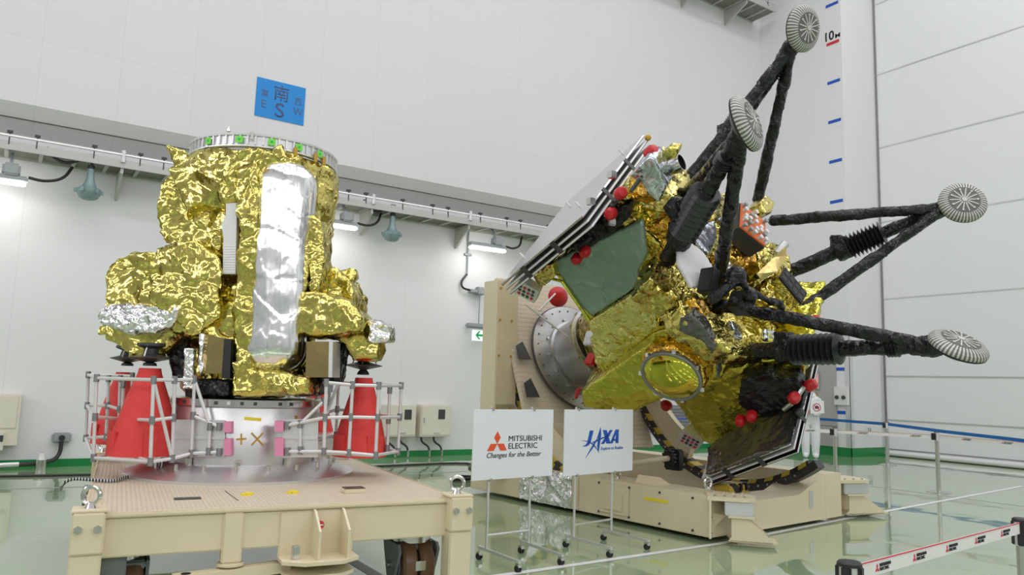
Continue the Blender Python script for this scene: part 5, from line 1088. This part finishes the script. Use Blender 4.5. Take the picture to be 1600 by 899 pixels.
# scoop like bronze blade and tube
MB().hull([PT(1182, 428, 1.35), PT(1210, 402, 1.2), PT(1228, 384, 1.15), PT(1229, 400, 1.15), PT(1215, 425, 1.2), PT(1190, 438, 1.35), PT(1200, 425, 1.5)]).build('bronze_blade', BRONZE, EX, smooth=False)
MB().cyl(PT(1214, 396, 1.3), PT(1228, 380, 1.2), 0.045).build('sensor_tube', ALU, EX)
# black robot arm wrapped in foil
arm = MB().tube([PT(1108, 470, 1.25), PT(1130, 455, 1.15), PT(1150, 435, 1.1)], 0.05, 10).tube([PT(1150, 425, 1.1), PT(1165, 450, 1.1), PT(1195, 468, 1.1), PT(1220, 475, 1.15)], 0.035, 10).tube([PT(1220, 472, 1.15), PT(1222, 495, 1.25)], 0.035, 10).sphere(PT(1150, 432, 1.1), 0.10).sphere(PT(1172, 462, 1.1), 0.07)
arm.tube([PT(1140, 470, 1.25), PT(1165, 480, 1.2), PT(1190, 490, 1.25)], 0.045, 8)
arm.build('robot_arm', BLACKF, EX, crumple=dict(voxel=0.016, amp=0.02, cell=0.06, seed=95, low=0.01))
MB().box((-0.055, -0.08, -0.12), (0.055, 0.08, 0.12), Matrix.Translation(PT(1107, 440, 1.30)) @ Matrix.Rotation(0.25, 4, 'Y'), bev=0.01).build('camera_box', BLACK, EX); MB().box((-0.09, -0.09, -0.09), (0.09, 0.09, 0.09), Matrix.Translation(PT(1158, 474, 1.3)) @ Matrix.Rotation(0.5, 4, 'Y'), bev=0.01).build('black_box', BLACK, EX)

# ------------------------------------------------------------------ landing legs
def bellows(mb, p0, p1, r, n=9, inn=0.60):
    p0, p1 = V(p0), V(p1); L = (p1-p0).length; prof = []
    for k in range(n): prof += [(r*inn, L*k/n), (r, L*(k+0.5)/n)]
    prof.append((r*inn, L)); mb.lathe(prof, p0, (p1-p0), 20)
def limb(name, pts, rs, parent, seed):
    mb = MB(); pts = [V(p) for p in pts]
    n_ = 5
    for a_, b_, r0, r1 in zip(pts, pts[1:], rs, rs[1:]): mb.cyl(a_, b_, r0, r1, 14)
    for p, r in zip(pts, rs): mb.sphere(p, r*1.02, n=12)
    return mb.build(name, BLACKF, parent, crumple=dict(voxel=0.016, amp=0.016, cell=0.13, seed=seed, low=0.006, rnd=0.0))
RC = Matrix(((R[0][0], R[0][1], R[0][2]), (R[1][0], R[1][1], R[1][2]), (R[2][0], R[2][1], R[2][2])))
def pad(parent, c, px, py, asp, mdir, r=0.235):
    v = Vector(ray(px, py)).normalized(); m_ = RC @ Vector((mdir[0], mdir[1], 0)); m_ = (m_-v*m_.dot(v)).normalized()
    n = (m_*math.sqrt(1-asp*asp)-v*asp).normalized(); k = r
    # shallow dish: sole faces n
    prof = [(k*0.10, -0.085), (k*0.5, -0.08), (k*0.98, -0.03), (k*1.0, -0.01)]
    pd = MB().lathe(prof, c, n, 40).build('foot_back', BLACK, parent)
    sole = MB(); N_ = 44
    q = n.to_track_quat('Z', 'Y').to_matrix()
    def rp(rr, z, a_): return c+q@Vector((rr*math.cos(a_), rr*math.sin(a_), z))
    for par, mm, nm in ((0, PADL, 'pale_stripes'), (1, PADD, 'dark_stripes')):
        mb = MB(); rows = [(k*1.0, -0.012), (k*1.0, 0.006), (k*0.96, 0.026), (k*0.84, 0.048), (k*0.66, 0.062)]
        for i in range(N_*2):
            if i % 2 != par: continue
            a0, a1 = math.pi*i/N_, math.pi*(i+1)/N_
            for (r0, z0), (r1, z1) in zip(rows, rows[1:]):
                vs = [mb.bm.verts.new(rp(r0, z0, a0)), mb.bm.verts.new(rp(r0, z0, a1)), mb.bm.verts.new(rp(r1, z1, a1)), mb.bm.verts.new(rp(r1, z1, a0))]; mb.bm.faces.new(vs)
        mb.build(nm, mm, parent, smooth=False)
    MB().lathe([(k*0.66, 0.040), (k*0.66, 0.0625), (k*0.3, 0.068), (0.001, 0.069)], c, n, 40).build('sole_disc', PADD, parent)
    sp = MB()
    for i in range(14):
        a_ = i*math.pi/7; sp.bar(rp(k*0.14, 0.069, a_), rp(k*(0.60 if i % 2 else 0.52), 0.066, a_), 0.012, 0.008, n)
        if i % 2 == 0: sp.cyl(rp(k*0.54, 0.064, a_), rp(k*0.54, 0.074, a_), 0.012, n=8)
    sp.cyl(rp(0, 0.066, 0), rp(0, 0.078, 0), 0.028, n=16).build('sole_spokes', PADL, parent)
    return n
def leg(label_i, foot, A_, P_, B_, padpx, asp, mdir, seeds, knuckle, bell=(0.38, 0.62), pr=0.235):
    root = MB().sphere(foot, 0.085, n=12).tube([foot, foot+(P_-foot).normalized()*0.2], [0.09, 0.075], 10)
    n_ = pad_n = None
    lg = root.build('leg', BLACKF, EX, crumple=dict(voxel=0.018, amp=0.02, cell=0.07, seed=seeds, low=0.02), origin=foot)
    limb('side_strut', [foot, A_], [0.058, 0.066], lg, seeds+1)
    if B_ is not None: limb('side_strut', [foot, B_], [0.058, 0.066], lg, seeds+2)
    p0 = foot.lerp(P_, bell[0]); p1 = foot.lerp(P_, bell[1])
    limb('main_strut', [foot, foot.lerp(P_, bell[0]+0.02)], [0.06, 0.075], lg, seeds+3)
    mb = MB(); bellows(mb, p0, p1, 0.15, 9 if seeds != 100 else 8, 0.60 if seeds != 100 else 0.80); mb.build('bellows', BELLM, lg, smooth=False)
    mb = MB(); bellows(mb, foot.lerp(P_, 0.15), foot.lerp(P_, 0.21), 0.09, 4); mb.build('small_bellows', BELLM, lg, smooth=False)
    limb('main_strut', [p1, P_], [0.085, 0.085], lg, seeds+4)
    q_ = p1.lerp(P_, knuckle); d_ = (P_-foot).normalized(); s_ = d_.cross(ZV).normalized()
    mb = MB().cyl(p1-d_*0.01, p1+d_*0.15, 0.13, 0.12, 14).box((-0.07, -0.07, -0.07), (0.07, 0.07, 0.07), Matrix.Translation(p1+d_*0.08-d_.cross(s_)*0.10))
    mb.build('actuator_housing', BLACKF, lg, crumple=dict(voxel=0.018, amp=0.02, cell=0.08, seed=seeds+5, low=0.01))
    pad(lg, Vector(padpx[2]), padpx[0], padpx[1], asp, mdir, pr)
    return lg
fz = 1.26
def ray_at(px, py, ref, extra=0.0):
    # the point on this line of sight nearest in depth to ref
    v = Vector(ray(px, py)); o_ = Vector((0, 0, CH)); t = (ref-o_).dot(v)/v.dot(v); return o_+v*(t+extra)
fl_ = SC(-fz, -fz, 0.0); ft_ = SC(-fz, fz, 0.0); fr_ = SC(fz, fz, 0.0); fb_ = SC(fz, -fz, 0.0)
ankL = ray_at(1160, 205, fl_); ankT = ray_at(1238, 72, ft_); ankR = ray_at(1476, 325, fr_); ankB = ray_at(1462, 541, fb_)
leg(0, ankL, SC(-0.05, -0.9, 1.60), SC(-0.60, -0.86, 1.85), SC(-0.92, -0.30, 1.50), (1172, 193, ray_at(1166, 193, fl_)), 0.26, (0.90, 0.42), 100, 0.2, (0.38, 0.68))
leg(1, ankT, SC(-0.14, 0.9, 1.45), SC(-0.75, 0.80, 1.75), SC(-0.92, 0.30, 1.62), (1255, 45, ray_at(1255, 45, ft_)), 0.62, (0.95, 0.15), 110, 0.2, (0.45, 0.6))
leg(2, ankR, SC(0.18, 0.9, 1.50), SC(0.82, 0.90, 1.78), SC(0.9, -0.03, 1.57), (1502, 317, ray_at(1504, 317, fr_)), 0.82, (0.5, 0.85), 120, 0.2, (0.37, 0.60))
leg(3, ankB, SC(0.05, -0.9, 1.60), SC(0.55, -0.9, 1.87), None, (1495, 540, ray_at(1497, 541, fb_)), 0.36, (0.42, 0.90), 130, 0.2, (0.42, 0.68))
eb('knee_joint', [lambda mb: mb.sphere(PS(1058, 326, -1.0), 0.11), lambda mb: mb.cyl(PS(1050, 316, -1.0), PS(1068, 345, -1.0), 0.10)], BLACKF, seed=140, cell=0.07, amp=0.02, voxel=0.018)

# ================================================================== SIGN BOARDS ON CASTER STANDS
def board_stand(name, label, g0, g1, l0, l1, zb, ztop, stem):
    d = (g1-g0).normalized(); n = Vector((d.y, -d.x, 0))     # n points to the viewer
    t_ = thing(name, (g0+g1)/2, label, 'sign board')
    bd = MB().prism([g0+d*l0+n*0.02+ZV*zb, g0+d*l1+n*0.02+ZV*zb, g0+d*l1+n*0.02+ZV*ztop, g0+d*l0+n*0.02+ZV*ztop], n*0.008).build('board', WHITE, t_, smooth=False)
    for p, s0, s1 in ((g0, -0.32, 0.17), (g1, -0.32, 0.17)):
        MB().cyl(p+ZV*0.10, p+ZV*(ztop+0.02), 0.011, n=10).build('upright', ALU, t_)
        MB().bar(p-n*0.10+ZV*0.095, p+n*0.42+ZV*0.075, 0.022, 0.022).build('foot_rail', ALU, t_)
        for s_ in (-0.09, 0.40):
            c_ = p+n*s_; cs_ = MB().cyl(c_+ZV*0.045, c_+ZV*0.085, 0.008, n=8).box((-0.015, -0.022, 0.035), (0.015, 0.022, 0.062), Matrix.Translation(c_)).build('caster', STEEL, t_)
            MB().cyl(c_+d*0.018+ZV*0.025, c_+d*0.004+ZV*0.025, 0.025, n=16).cyl(c_-d*0.018+ZV*0.025, c_-d*0.004+ZV*0.025, 0.025, n=16).build('caster_wheel', BLACK, cs_)
        for z in (zb, ztop): MB().box((-0.008, -0.02, -0.012), (0.008, 0.02, 0.012), Matrix.Translation(p+n*0.02+ZV*z)).build('clip', STEEL, t_)
    MB().cyl(g0+ZV*0.20, g1+ZV*0.20, 0.010, n=10).build('cross_bar', ALU, t_)
    return t_, bd, g0+d*l0+n*0.028+ZV*zb, d, n
g0, g1 = Vector((3.319, 5.291, 0)), Vector((3.756, 5.333, 0))
t1, b1, o1, d1, n1 = board_stand('board_stand', 'white board with red diamond emblem and black lettering on a caster stand', g0, g1, -0.19, 0.66, 0.638, 1.195, 0)
W1, H1 = 0.85, 0.557
def bp(o, d, px0, py0, x, y, W, H):   # fraction position on the board
    return o+d*(x*W)+ZV*(y*H)
# measures as fractions of the board, left to right and bottom to top
def dia(cx, cy, w_, h_): return [(cx, cy+h_), (cx+w_, cy), (cx, cy-h_), (cx-w_, cy)]
cxm = 0.286*W1; cym = 0.505*H1
tri = [[(cxm, cym), (cxm+0.033, cym+0.050), (cxm, cym+0.100), (cxm-0.033, cym+0.050)],
       [(cxm, cym), (cxm-0.038, cym), (cxm-0.100, cym-0.0+0-0.060*1.0+0.0), (cxm-0.034, cym-0.055)],
       [(cxm, cym), (cxm+0.034, cym-0.055), (cxm+0.100, cym-0.055), (cxm+0.038, cym)]]
tri[1] = [(cxm, cym), (cxm-0.068, cym), (cxm-0.100, cym-0.055), (cxm-0.034, cym-0.055)]; tri[2] = [(cxm, cym), (cxm+0.034, cym-0.055), (cxm+0.100, cym-0.055), (cxm+0.068, cym)]
decal(tri, o1, d1, ZV, LRED, b1, 'emblem')
text('MITSUBISHI', o1+d1*(0.425*W1)+ZV*(0.536*H1), d1, ZV, 0.424*W1, 0.044, INK, b1, bold=0.0)
text('ELECTRIC', o1+d1*(0.425*W1)+ZV*(0.426*H1), d1, ZV, 0.366*W1, 0.045, INK, b1, bold=0.0)
text('Changes for the Better', o1+d1*(0.165*W1)+ZV*(0.285*H1), d1, ZV, 0.68*W1, 0.052, INK, b1, shear=0.28)
g0, g1 = Vector((4.26, 5.366, 0)), Vector((4.768, 5.456, 0))
t2, b2, o2, d2, n2 = board_stand('board_stand', 'white board with blue star lettering JAXA on a caster stand', g0, g1, -0.18, 0.785, 0.628, 1.198, 0)
W2, H2 = 0.965, 0.57
def q2(x, y): return (x*W2, y*H2)      # fractions from the lower-left corner
def px2(X, Y): return q2((X-900)/612.0, 1-(Y-114+(X-900)*0.0)/ (580.0-(X-900)*0.065)*1.0)
def poly2(pts): return [px2(*p) for p in pts]
jx = [poly2([(1112, 300), (1144, 300), (1122, 400), (1108, 424), (1084, 437), (1052, 438), (1078, 424), (1092, 404)]),
      poly2([(1228, 296), (1262, 296), (1300, 415), (1262, 415)]), poly2([(1292, 296), (1318, 296), (1240, 418), (1212, 418)]),
      poly2([(1345, 292), (1374, 292), (1372, 412), (1345, 412), (1348, 330), (1318, 414), (1294, 414)]), poly2([(1318, 375), (1356, 375), (1356, 392), (1312, 392)]),
      poly2([(1208, 268), (1213, 340), (1192, 497), (1180, 440), (1186, 360)]), poly2([(1208, 268), (1197, 330), (1150, 440), (1078, 542), (1120, 460), (1175, 370)]),
      poly2([(1038, 384), (1098, 391), (1150, 418), (1192, 480), (1182, 472), (1142, 426), (1095, 398)]), poly2([(1130, 404), (1230, 358), (1312, 342), (1235, 368), (1150, 408)])]
decal(jx, o2, d2, ZV, JBLUE, b2, 'logo')
p = px2(1212, 480); text('Explore to Realize', o2+d2*p[0]+ZV*p[1], d2, ZV, 0.335*W2, 0.036, JBLUE, b2, shear=0.2)

# ================================================================== BARRIER POSTS AND BELTS
def post(x, y, h, label, r=0.03, base=True, head=True):
    t_ = thing('barrier_post', (x, y, 0), label, 'barrier post', None)
    MB().cyl((x, y, 0.02), (x, y, h-0.12), r, n=16).build('tube', STEEL, t_)
    MB().cyl((x, y, h-0.12), (x, y, h), r*1.25, n=16).build('belt_head', ALU, t_); MB().cyl((x, y, h), (x, y, h+0.012), r*1.3, n=16).build('cap', DARK, t_)
    MB().box((-0.015, -0.03, -0.05), (0.015, 0.03, 0.05), Matrix.Translation((x-0.045, y+0.02, h-0.06))).build('belt_clip', BLACK, t_)
    if base: MB().lathe([(0.17, 0), (0.17, 0.008), (0.12, 0.02), (0.03, 0.03)], (x, y, 0), n=28).build('base', STEEL, t_)
    return t_
pA = onz(1387, 727); pB = onz(1467, 770); pC = onz(1306, 755)
post(pA[0], pA[1], 0.86, 'steel barrier post carrying the blue belt in front of the pier', 0.04)
post(pB[0], pB[1], 0.88, 'steel barrier post on a round base in front of the white shutter')
post(pC[0], pC[1], 0.86, 'steel barrier post behind the dolly near the standing person')
def belt(pts, h, m, label, logo=0, lw=0.26, thick=0.004, name='barrier_belt', edge=None, step=None, off0=0.4):
    P = [V(p) for p in pts]; mb = MB()
    for a_, b_ in zip(P, P[1:]):
        d_ = (b_-a_).normalized(); n_ = Vector((d_.y, -d_.x, 0)).normalized()
        mb.prism([a_, b_, b_+ZV*h, a_+ZV*h], n_*thick)
    o_ = tag(mb.build(name, m, None, smooth=False), label, 'barrier belt')
    if edge:
        for a_, b_ in zip(P, P[1:]):
            d_ = (b_-a_).normalized(); n_ = Vector((d_.y, -d_.x, 0)).normalized(); MB().prism([a_+ZV*(h*0.93)+n_*0.003, b_+ZV*(h*0.93)+n_*0.003, b_+ZV*h+n_*0.003, a_+ZV*h+n_*0.003], n_*(thick)).build('red_edge', MRED, o_, smooth=False)
    if step:
        for a_, b_ in zip(P, P[1:]):
            d_ = (b_-a_).normalized(); n_ = d_.cross((b_-a_).normalized()) ; up = ZV-d_*d_.z; up.normalize(); L = (b_-a_).length; s_ = off0
            while s_+lw < L:
                c_ = a_+d_*s_+up*(h*0.22); hh = h*0.50; e = hh*0.40
                T = [[(e*1.3, hh*0.36), (e*1.3+e*0.5, hh*0.68), (e*1.3, hh), (e*1.3-e*0.5, hh*0.68)], [(e*1.3, hh*0.36), (e*0.6, hh*0.36), (0, 0), (e*0.85, 0)], [(e*1.3, hh*0.36), (e*1.75, 0), (e*2.6, 0), (e*2.0, hh*0.36)]]
                decal(T, c_, d_, up, MRED, o_, 'emblem', lift=thick+0.002)
                text('MITSUBISHI', c_+d_*(e*3.1)+up*(hh*0.55), d_, up, lw-e*3.1, hh*0.42, INK, o_, bold=0.01, lift=thick+0.003)
                text('ELECTRIC', c_+d_*(e*3.1)+up*(hh*0.02), d_, up, (lw-e*3.1)*0.85, hh*0.42, INK, o_, bold=0.01, lift=thick+0.003)
                s_ += step
    return o_
zA = 0.74
bl = [onpl(1250, 657, (0, 0, 1), (0, 0, 0.80)) if False else Vector((16.05, 12.2, 0.80)), Vector((pA[0], pA[1], 0.80)), Vector((14.9, 7.6, 0.74)), Vector((14.5, 6.4, 0.71)), Vector((13.9, 4.6, 0.66))]
belt(bl, 0.06, BELTB, 'blue barrier belt running behind the steel posts along the shutter')
far = Vector((9.6, 3.6, 0.78)); lf = Vector(onz(1180, 690, 0.72)) if False else Vector((pC[0]-0.9, pC[1]+1.5, 0.78))
belt([lf, Vector((pC[0]-0.04, pC[1]+0.02, 0.78))], 0.055, BELTW, 'white barrier belt with small emblems in front of the standing person', step=0.55, lw=0.16, off0=0.2, edge=False)
belt([Vector((pC[0]+0.04, pC[1]-0.02, 0.78)), Vector((pB[0]-0.03, pB[1]+0.03, 0.79))], 0.055, BELTW, 'white barrier belt with emblems spanning the two front steel posts', step=0.75, lw=0.16, off0=0.3, edge=True)
dq = Vector(onz(1600, 697, 0.79)); 
belt([Vector((pB[0]+0.02, pB[1]-0.04, 0.79)), Vector((pB[0]-0.45, pB[1]-2.4, 0.78))], 0.055, BELTW, 'white barrier belt leaving the picture at the right from the steel post', step=0.6, lw=0.16, off0=0.35, edge=True)
# near belt: two posts at table height in the right foreground
def at_depth(px, py, dep): v = Vector(ray(px, py)); return Vector((0, 0, CH))+v*dep
def near_post(px, py, dep, label):
    p = at_depth(px, py, dep); x, y, h = p
    t_ = thing('barrier_post', (x, y, 0), label, 'barrier post')
    MB().cyl((x, y, 0.02), (x, y, h-0.1), 0.028, n=20).build('tube', STEEL, t_); MB().lathe([(0.17, 0), (0.17, 0.008), (0.12, 0.02), (0.03, 0.03)], (x, y, 0), n=28).build('base', STEEL, t_)
    MB().cyl((x, y, h-0.12), (x, y, h-0.004), 0.034, n=24).build('belt_head', ALU, t_)
    hd = MB().lathe([(0.030, h-0.012), (0.040, h-0.010), (0.040, h), (0.034, h+0.006)], (x, y, 0), n=24).build('cap', BLACK, t_)
    for a_ in (0.3, 1.87, 3.44, 5.01): MB().box((0.028, -0.016, 0), (0.043, 0.016, 0.11), Matrix.Translation((x, y, h-0.118)) @ Matrix.Rotation(a_, 4, 'Z'), bev=0.004).build('belt_slot', BLACK, t_)
    return Vector((x, y, h))
h0 = near_post(1327, 880, 2.55, 'near steel post with black head cut by the bottom edge of the picture')
# same head height further along
v = Vector(ray(1596, 812)); k_ = (h0.z-CH)/v.z; fp = Vector((0, 0, CH))+v*k_
h1 = near_post(1596, 812, k_, 'steel post with black head at the right edge in the foreground')
dd = (h1-h0).normalized()
belt([h0+dd*0.045-ZV*0.062, h1+dd*0.6-ZV*0.062], 0.052, BELTW, 'near white barrier belt with red edge and repeated emblems in the right foreground', step=0.30, lw=0.115, off0=0.13, edge=True)

# ================================================================== THE PERSON IN THE CLEANROOM SUIT
pp = Vector(onz(1267, 716)); H = 1.62; px_ = Vector((0.80, -0.60, 0)); fr = (Vector((0, 0, 0))-Vector((pp.x, pp.y, 0))).normalized(); sd = Vector((-fr.y, fr.x, 0))   # fr: facing, sd: their left... seen on our right
sd = Vector((fr.y, -fr.x, 0))*-1
per = thing('person', pp, 'person in white cleanroom suit, hood and mask holding a no camera card', 'person')
def hp(s_, f_, z): return pp+sd*s_+fr*f_+ZV*z
def skin(name, chain, radii, edges, m, parent, sub=2):
    me = bpy.data.meshes.new(name); o0 = Vector(parent['_o'])
    me.from_pydata([tuple(Vector(p)-o0) for p in chain], edges, []); me.update()
    o = bpy.data.objects.new(name, me); col.objects.link(o)
    md = o.modifiers.new('skin', 'SKIN'); md.use_smooth_shade = True
    for i, r in enumerate(radii): 
        rr = r if isinstance(r, tuple) else (r, r); me.skin_vertices[0].data[i].radius = rr
    me.skin_vertices[0].data[0].use_root = True
    ss = o.modifiers.new('sub', 'SUBSURF'); ss.levels = sub; ss.render_levels = sub
    me.materials.append(m); o.parent = parent; o['_o'] = tuple(o0)
    return o
J = [(0, 0, .86), (0, 0, 1.02), (0, 0.01, 1.20), (0, 0, 1.33), (0, 0, 1.40),           # pelvis, waist, chest, shoulder line, neck
     (.10, 0, .80), (.105, 0.02, .45), (.10, 0, .10), (.105, .03, .06), (.11, .14, .035),
     (-.10, 0, .80), (-.105, 0.02, .45), (-.10, 0, .10), (-.105, .03, .06), (-.11, .14, .035),
     (.17, 0, 1.31), (.225, 0.0, 1.10), (.16, .20, .99), (.05, .25, 1.0), 
     (-.17, 0, 1.31), (-.225, 0.0, 1.10), (-.14, .20, 1.0), (-.04, .26, 1.05)]
Rd = [(.185, .14), (.165, .125), (.175, .13), (.12, .095), .06, .125, .108, .085, .07, .045, .125, .108, .085, .07, .045, .085, .078, .065, .045, .085, .078, .065, .045]
E_ = [(0, 1), (1, 2), (2, 3), (3, 4), (0, 5), (5, 6), (6, 7), (7, 8), (8, 9), (0, 10), (10, 11), (11, 12), (12, 13), (13, 14), (3, 15), (15, 16), (16, 17), (17, 18), (3, 19), (19, 20), (20, 21), (21, 22)]
k_h = H/1.66
skin('suit_body', [hp(a*k_h, b*k_h, c*k_h) for a, b, c in J], Rd, E_, SUIT, per)
HH = hp(0, 0.03, 1.525*k_h); Mh = Matrix((( sd.x, fr.x, 0), (sd.y, fr.y, 0), (0, 0, 1))).to_4x4()
hd = MB().sphere(HH, 0.095, (0.86, 1.0, 1.22), Mh, 24)
for v in hd.bm.verts:
    l = v.co-HH; f_ = l.dot(fr); s_ = l.dot(sd)
    if f_ > 0.05 and abs(s_) < 0.02 and -0.035 < l.z < 0.015: v.co += fr*0.016      # nose
    if l.z < -0.06: v.co -= l*0.12
hd.sphere(HH+sd*0.082, 0.022, (0.4, 0.8, 1.2), Mh, 10).sphere(HH-sd*0.082, 0.022, (0.4, 0.8, 1.2), Mh, 10)
hdo = hd.build('head', SKIN, per)
for s_ in (-1, 1): MB().sphere(HH+fr*0.088+sd*s_*0.032+ZV*0.008, 0.011, n=10).build('eye', INK, hdo)
hood = MB().sphere(HH+ZV*0.022-fr*0.012, 0.112, (0.93, 1.0, 1.12), Mh, 26)
dl = [v for v in hood.bm.verts if (v.co-HH).dot(fr) > 0.055 and (v.co-HH).z < 0.035 and abs((v.co-HH).dot(sd)) < 0.085]
bmesh.ops.delete(hood.bm, geom=dl, context='VERTS'); hood.build('hood', SUIT, per)
MB().sphere(HH+fr*0.022-ZV*0.045, 0.088, (0.86, 1.0, 0.62), Mh, 20).build('face_mask', WPLASTIC, per)
MB().lathe([(0.095, 0), (0.14, -0.09), (0.10, -0.13)], hp(0, 0.0, 1.47*k_h), (0, 0, 1), 20).build('hood_cape', SUIT, per)
# hands: palm, four fingers and a thumb each
def hand(base, dirn, up, side, name='hand'):
    dirn = dirn.normalized(); up = up.normalized(); ac = dirn.cross(up)*side
    ch = [base, base+dirn*0.035, base+dirn*0.075]; rd_ = [(.026, .018), (.034, .018), (.034, .016)]; ed = [(0, 1), (1, 2)]
    for i, (off, ln) in enumerate(((-.027, .055), (-.009, .066), (.009, .062), (.026, .048))):
        b0 = len(ch); ch += [base+dirn*0.08+ac*off, base+dirn*(0.08+ln*0.5)+ac*off-up*0.006, base+dirn*(0.08+ln*0.8)+ac*off-up*0.022]; rd_ += [.009, .009, .007]; ed += [(2, b0), (b0, b0+1), (b0+1, b0+2)]
    b0 = len(ch); ch += [base+dirn*0.03-ac*0.035, base+dirn*0.06-ac*0.05-up*0.01, base+dirn*0.085-ac*0.048-up*0.02]; rd_ += [.012, .010, .008]; ed += [(1, b0), (b0, b0+1), (b0+1, b0+2)]
    return skin(name, ch, rd_, ed, SKIN, per, 1)
hand(hp(.04, .26, 1.0)*1.0, -sd*0.9+fr*0.1+ZV*0.15, fr, 1); hand(hp(-.03, .27, 1.03), sd*0.7+ZV*0.5, fr, -1)
# the card: which side is on our right
rt = Vector((0.8329, -0.5535, 0)); cc_ = pp+fr*0.31+rt*0.16+ZV*1.10
cd = tag(MB().prism([cc_-rt*0.15-ZV*0.13, cc_+rt*0.15-ZV*0.11, cc_+rt*0.145+ZV*0.16, cc_-rt*0.15+ZV*0.15], -fr*0.006).build('warning_card', WHITE, None, smooth=False), 'white no photography card held at chest height by the standing person', 'card')
rp_ = [(0.085*math.cos(a*math.pi/16), 0.085*math.sin(a*math.pi/16)) for a in range(32)]
on = cc_+rt*-0.01+fr*0.0+ZV*0.01
ringm = MB()
cn = rt.cross(ZV)
for a in range(32):
    a0, a1 = a*math.pi/16, (a+1)*math.pi/16
    f_ = lambda r, t: on+rt*r*math.cos(t)+ZV*r*math.sin(t)+fr*0.003
    ringm.prism([f_(0.088, a0), f_(0.088, a1), f_(0.072, a1), f_(0.072, a0)], fr*0.002)
ringm.build('red_ring', MRED, cd, smooth=False)
decal([[(-0.042, -0.028), (0.042, -0.028), (0.042, 0.024), (0.02, 0.024), (0.014, 0.036), (-0.014, 0.036), (-0.02, 0.024), (-0.042, 0.024)]], on+fr*0.002, rt, ZV, INK, cd, 'camera_symbol')
decal([[(-0.058, 0.048), (-0.048, 0.058), (0.058, -0.048), (0.048, -0.058)]], on+fr*0.004, rt, ZV, MRED, cd, 'slash')
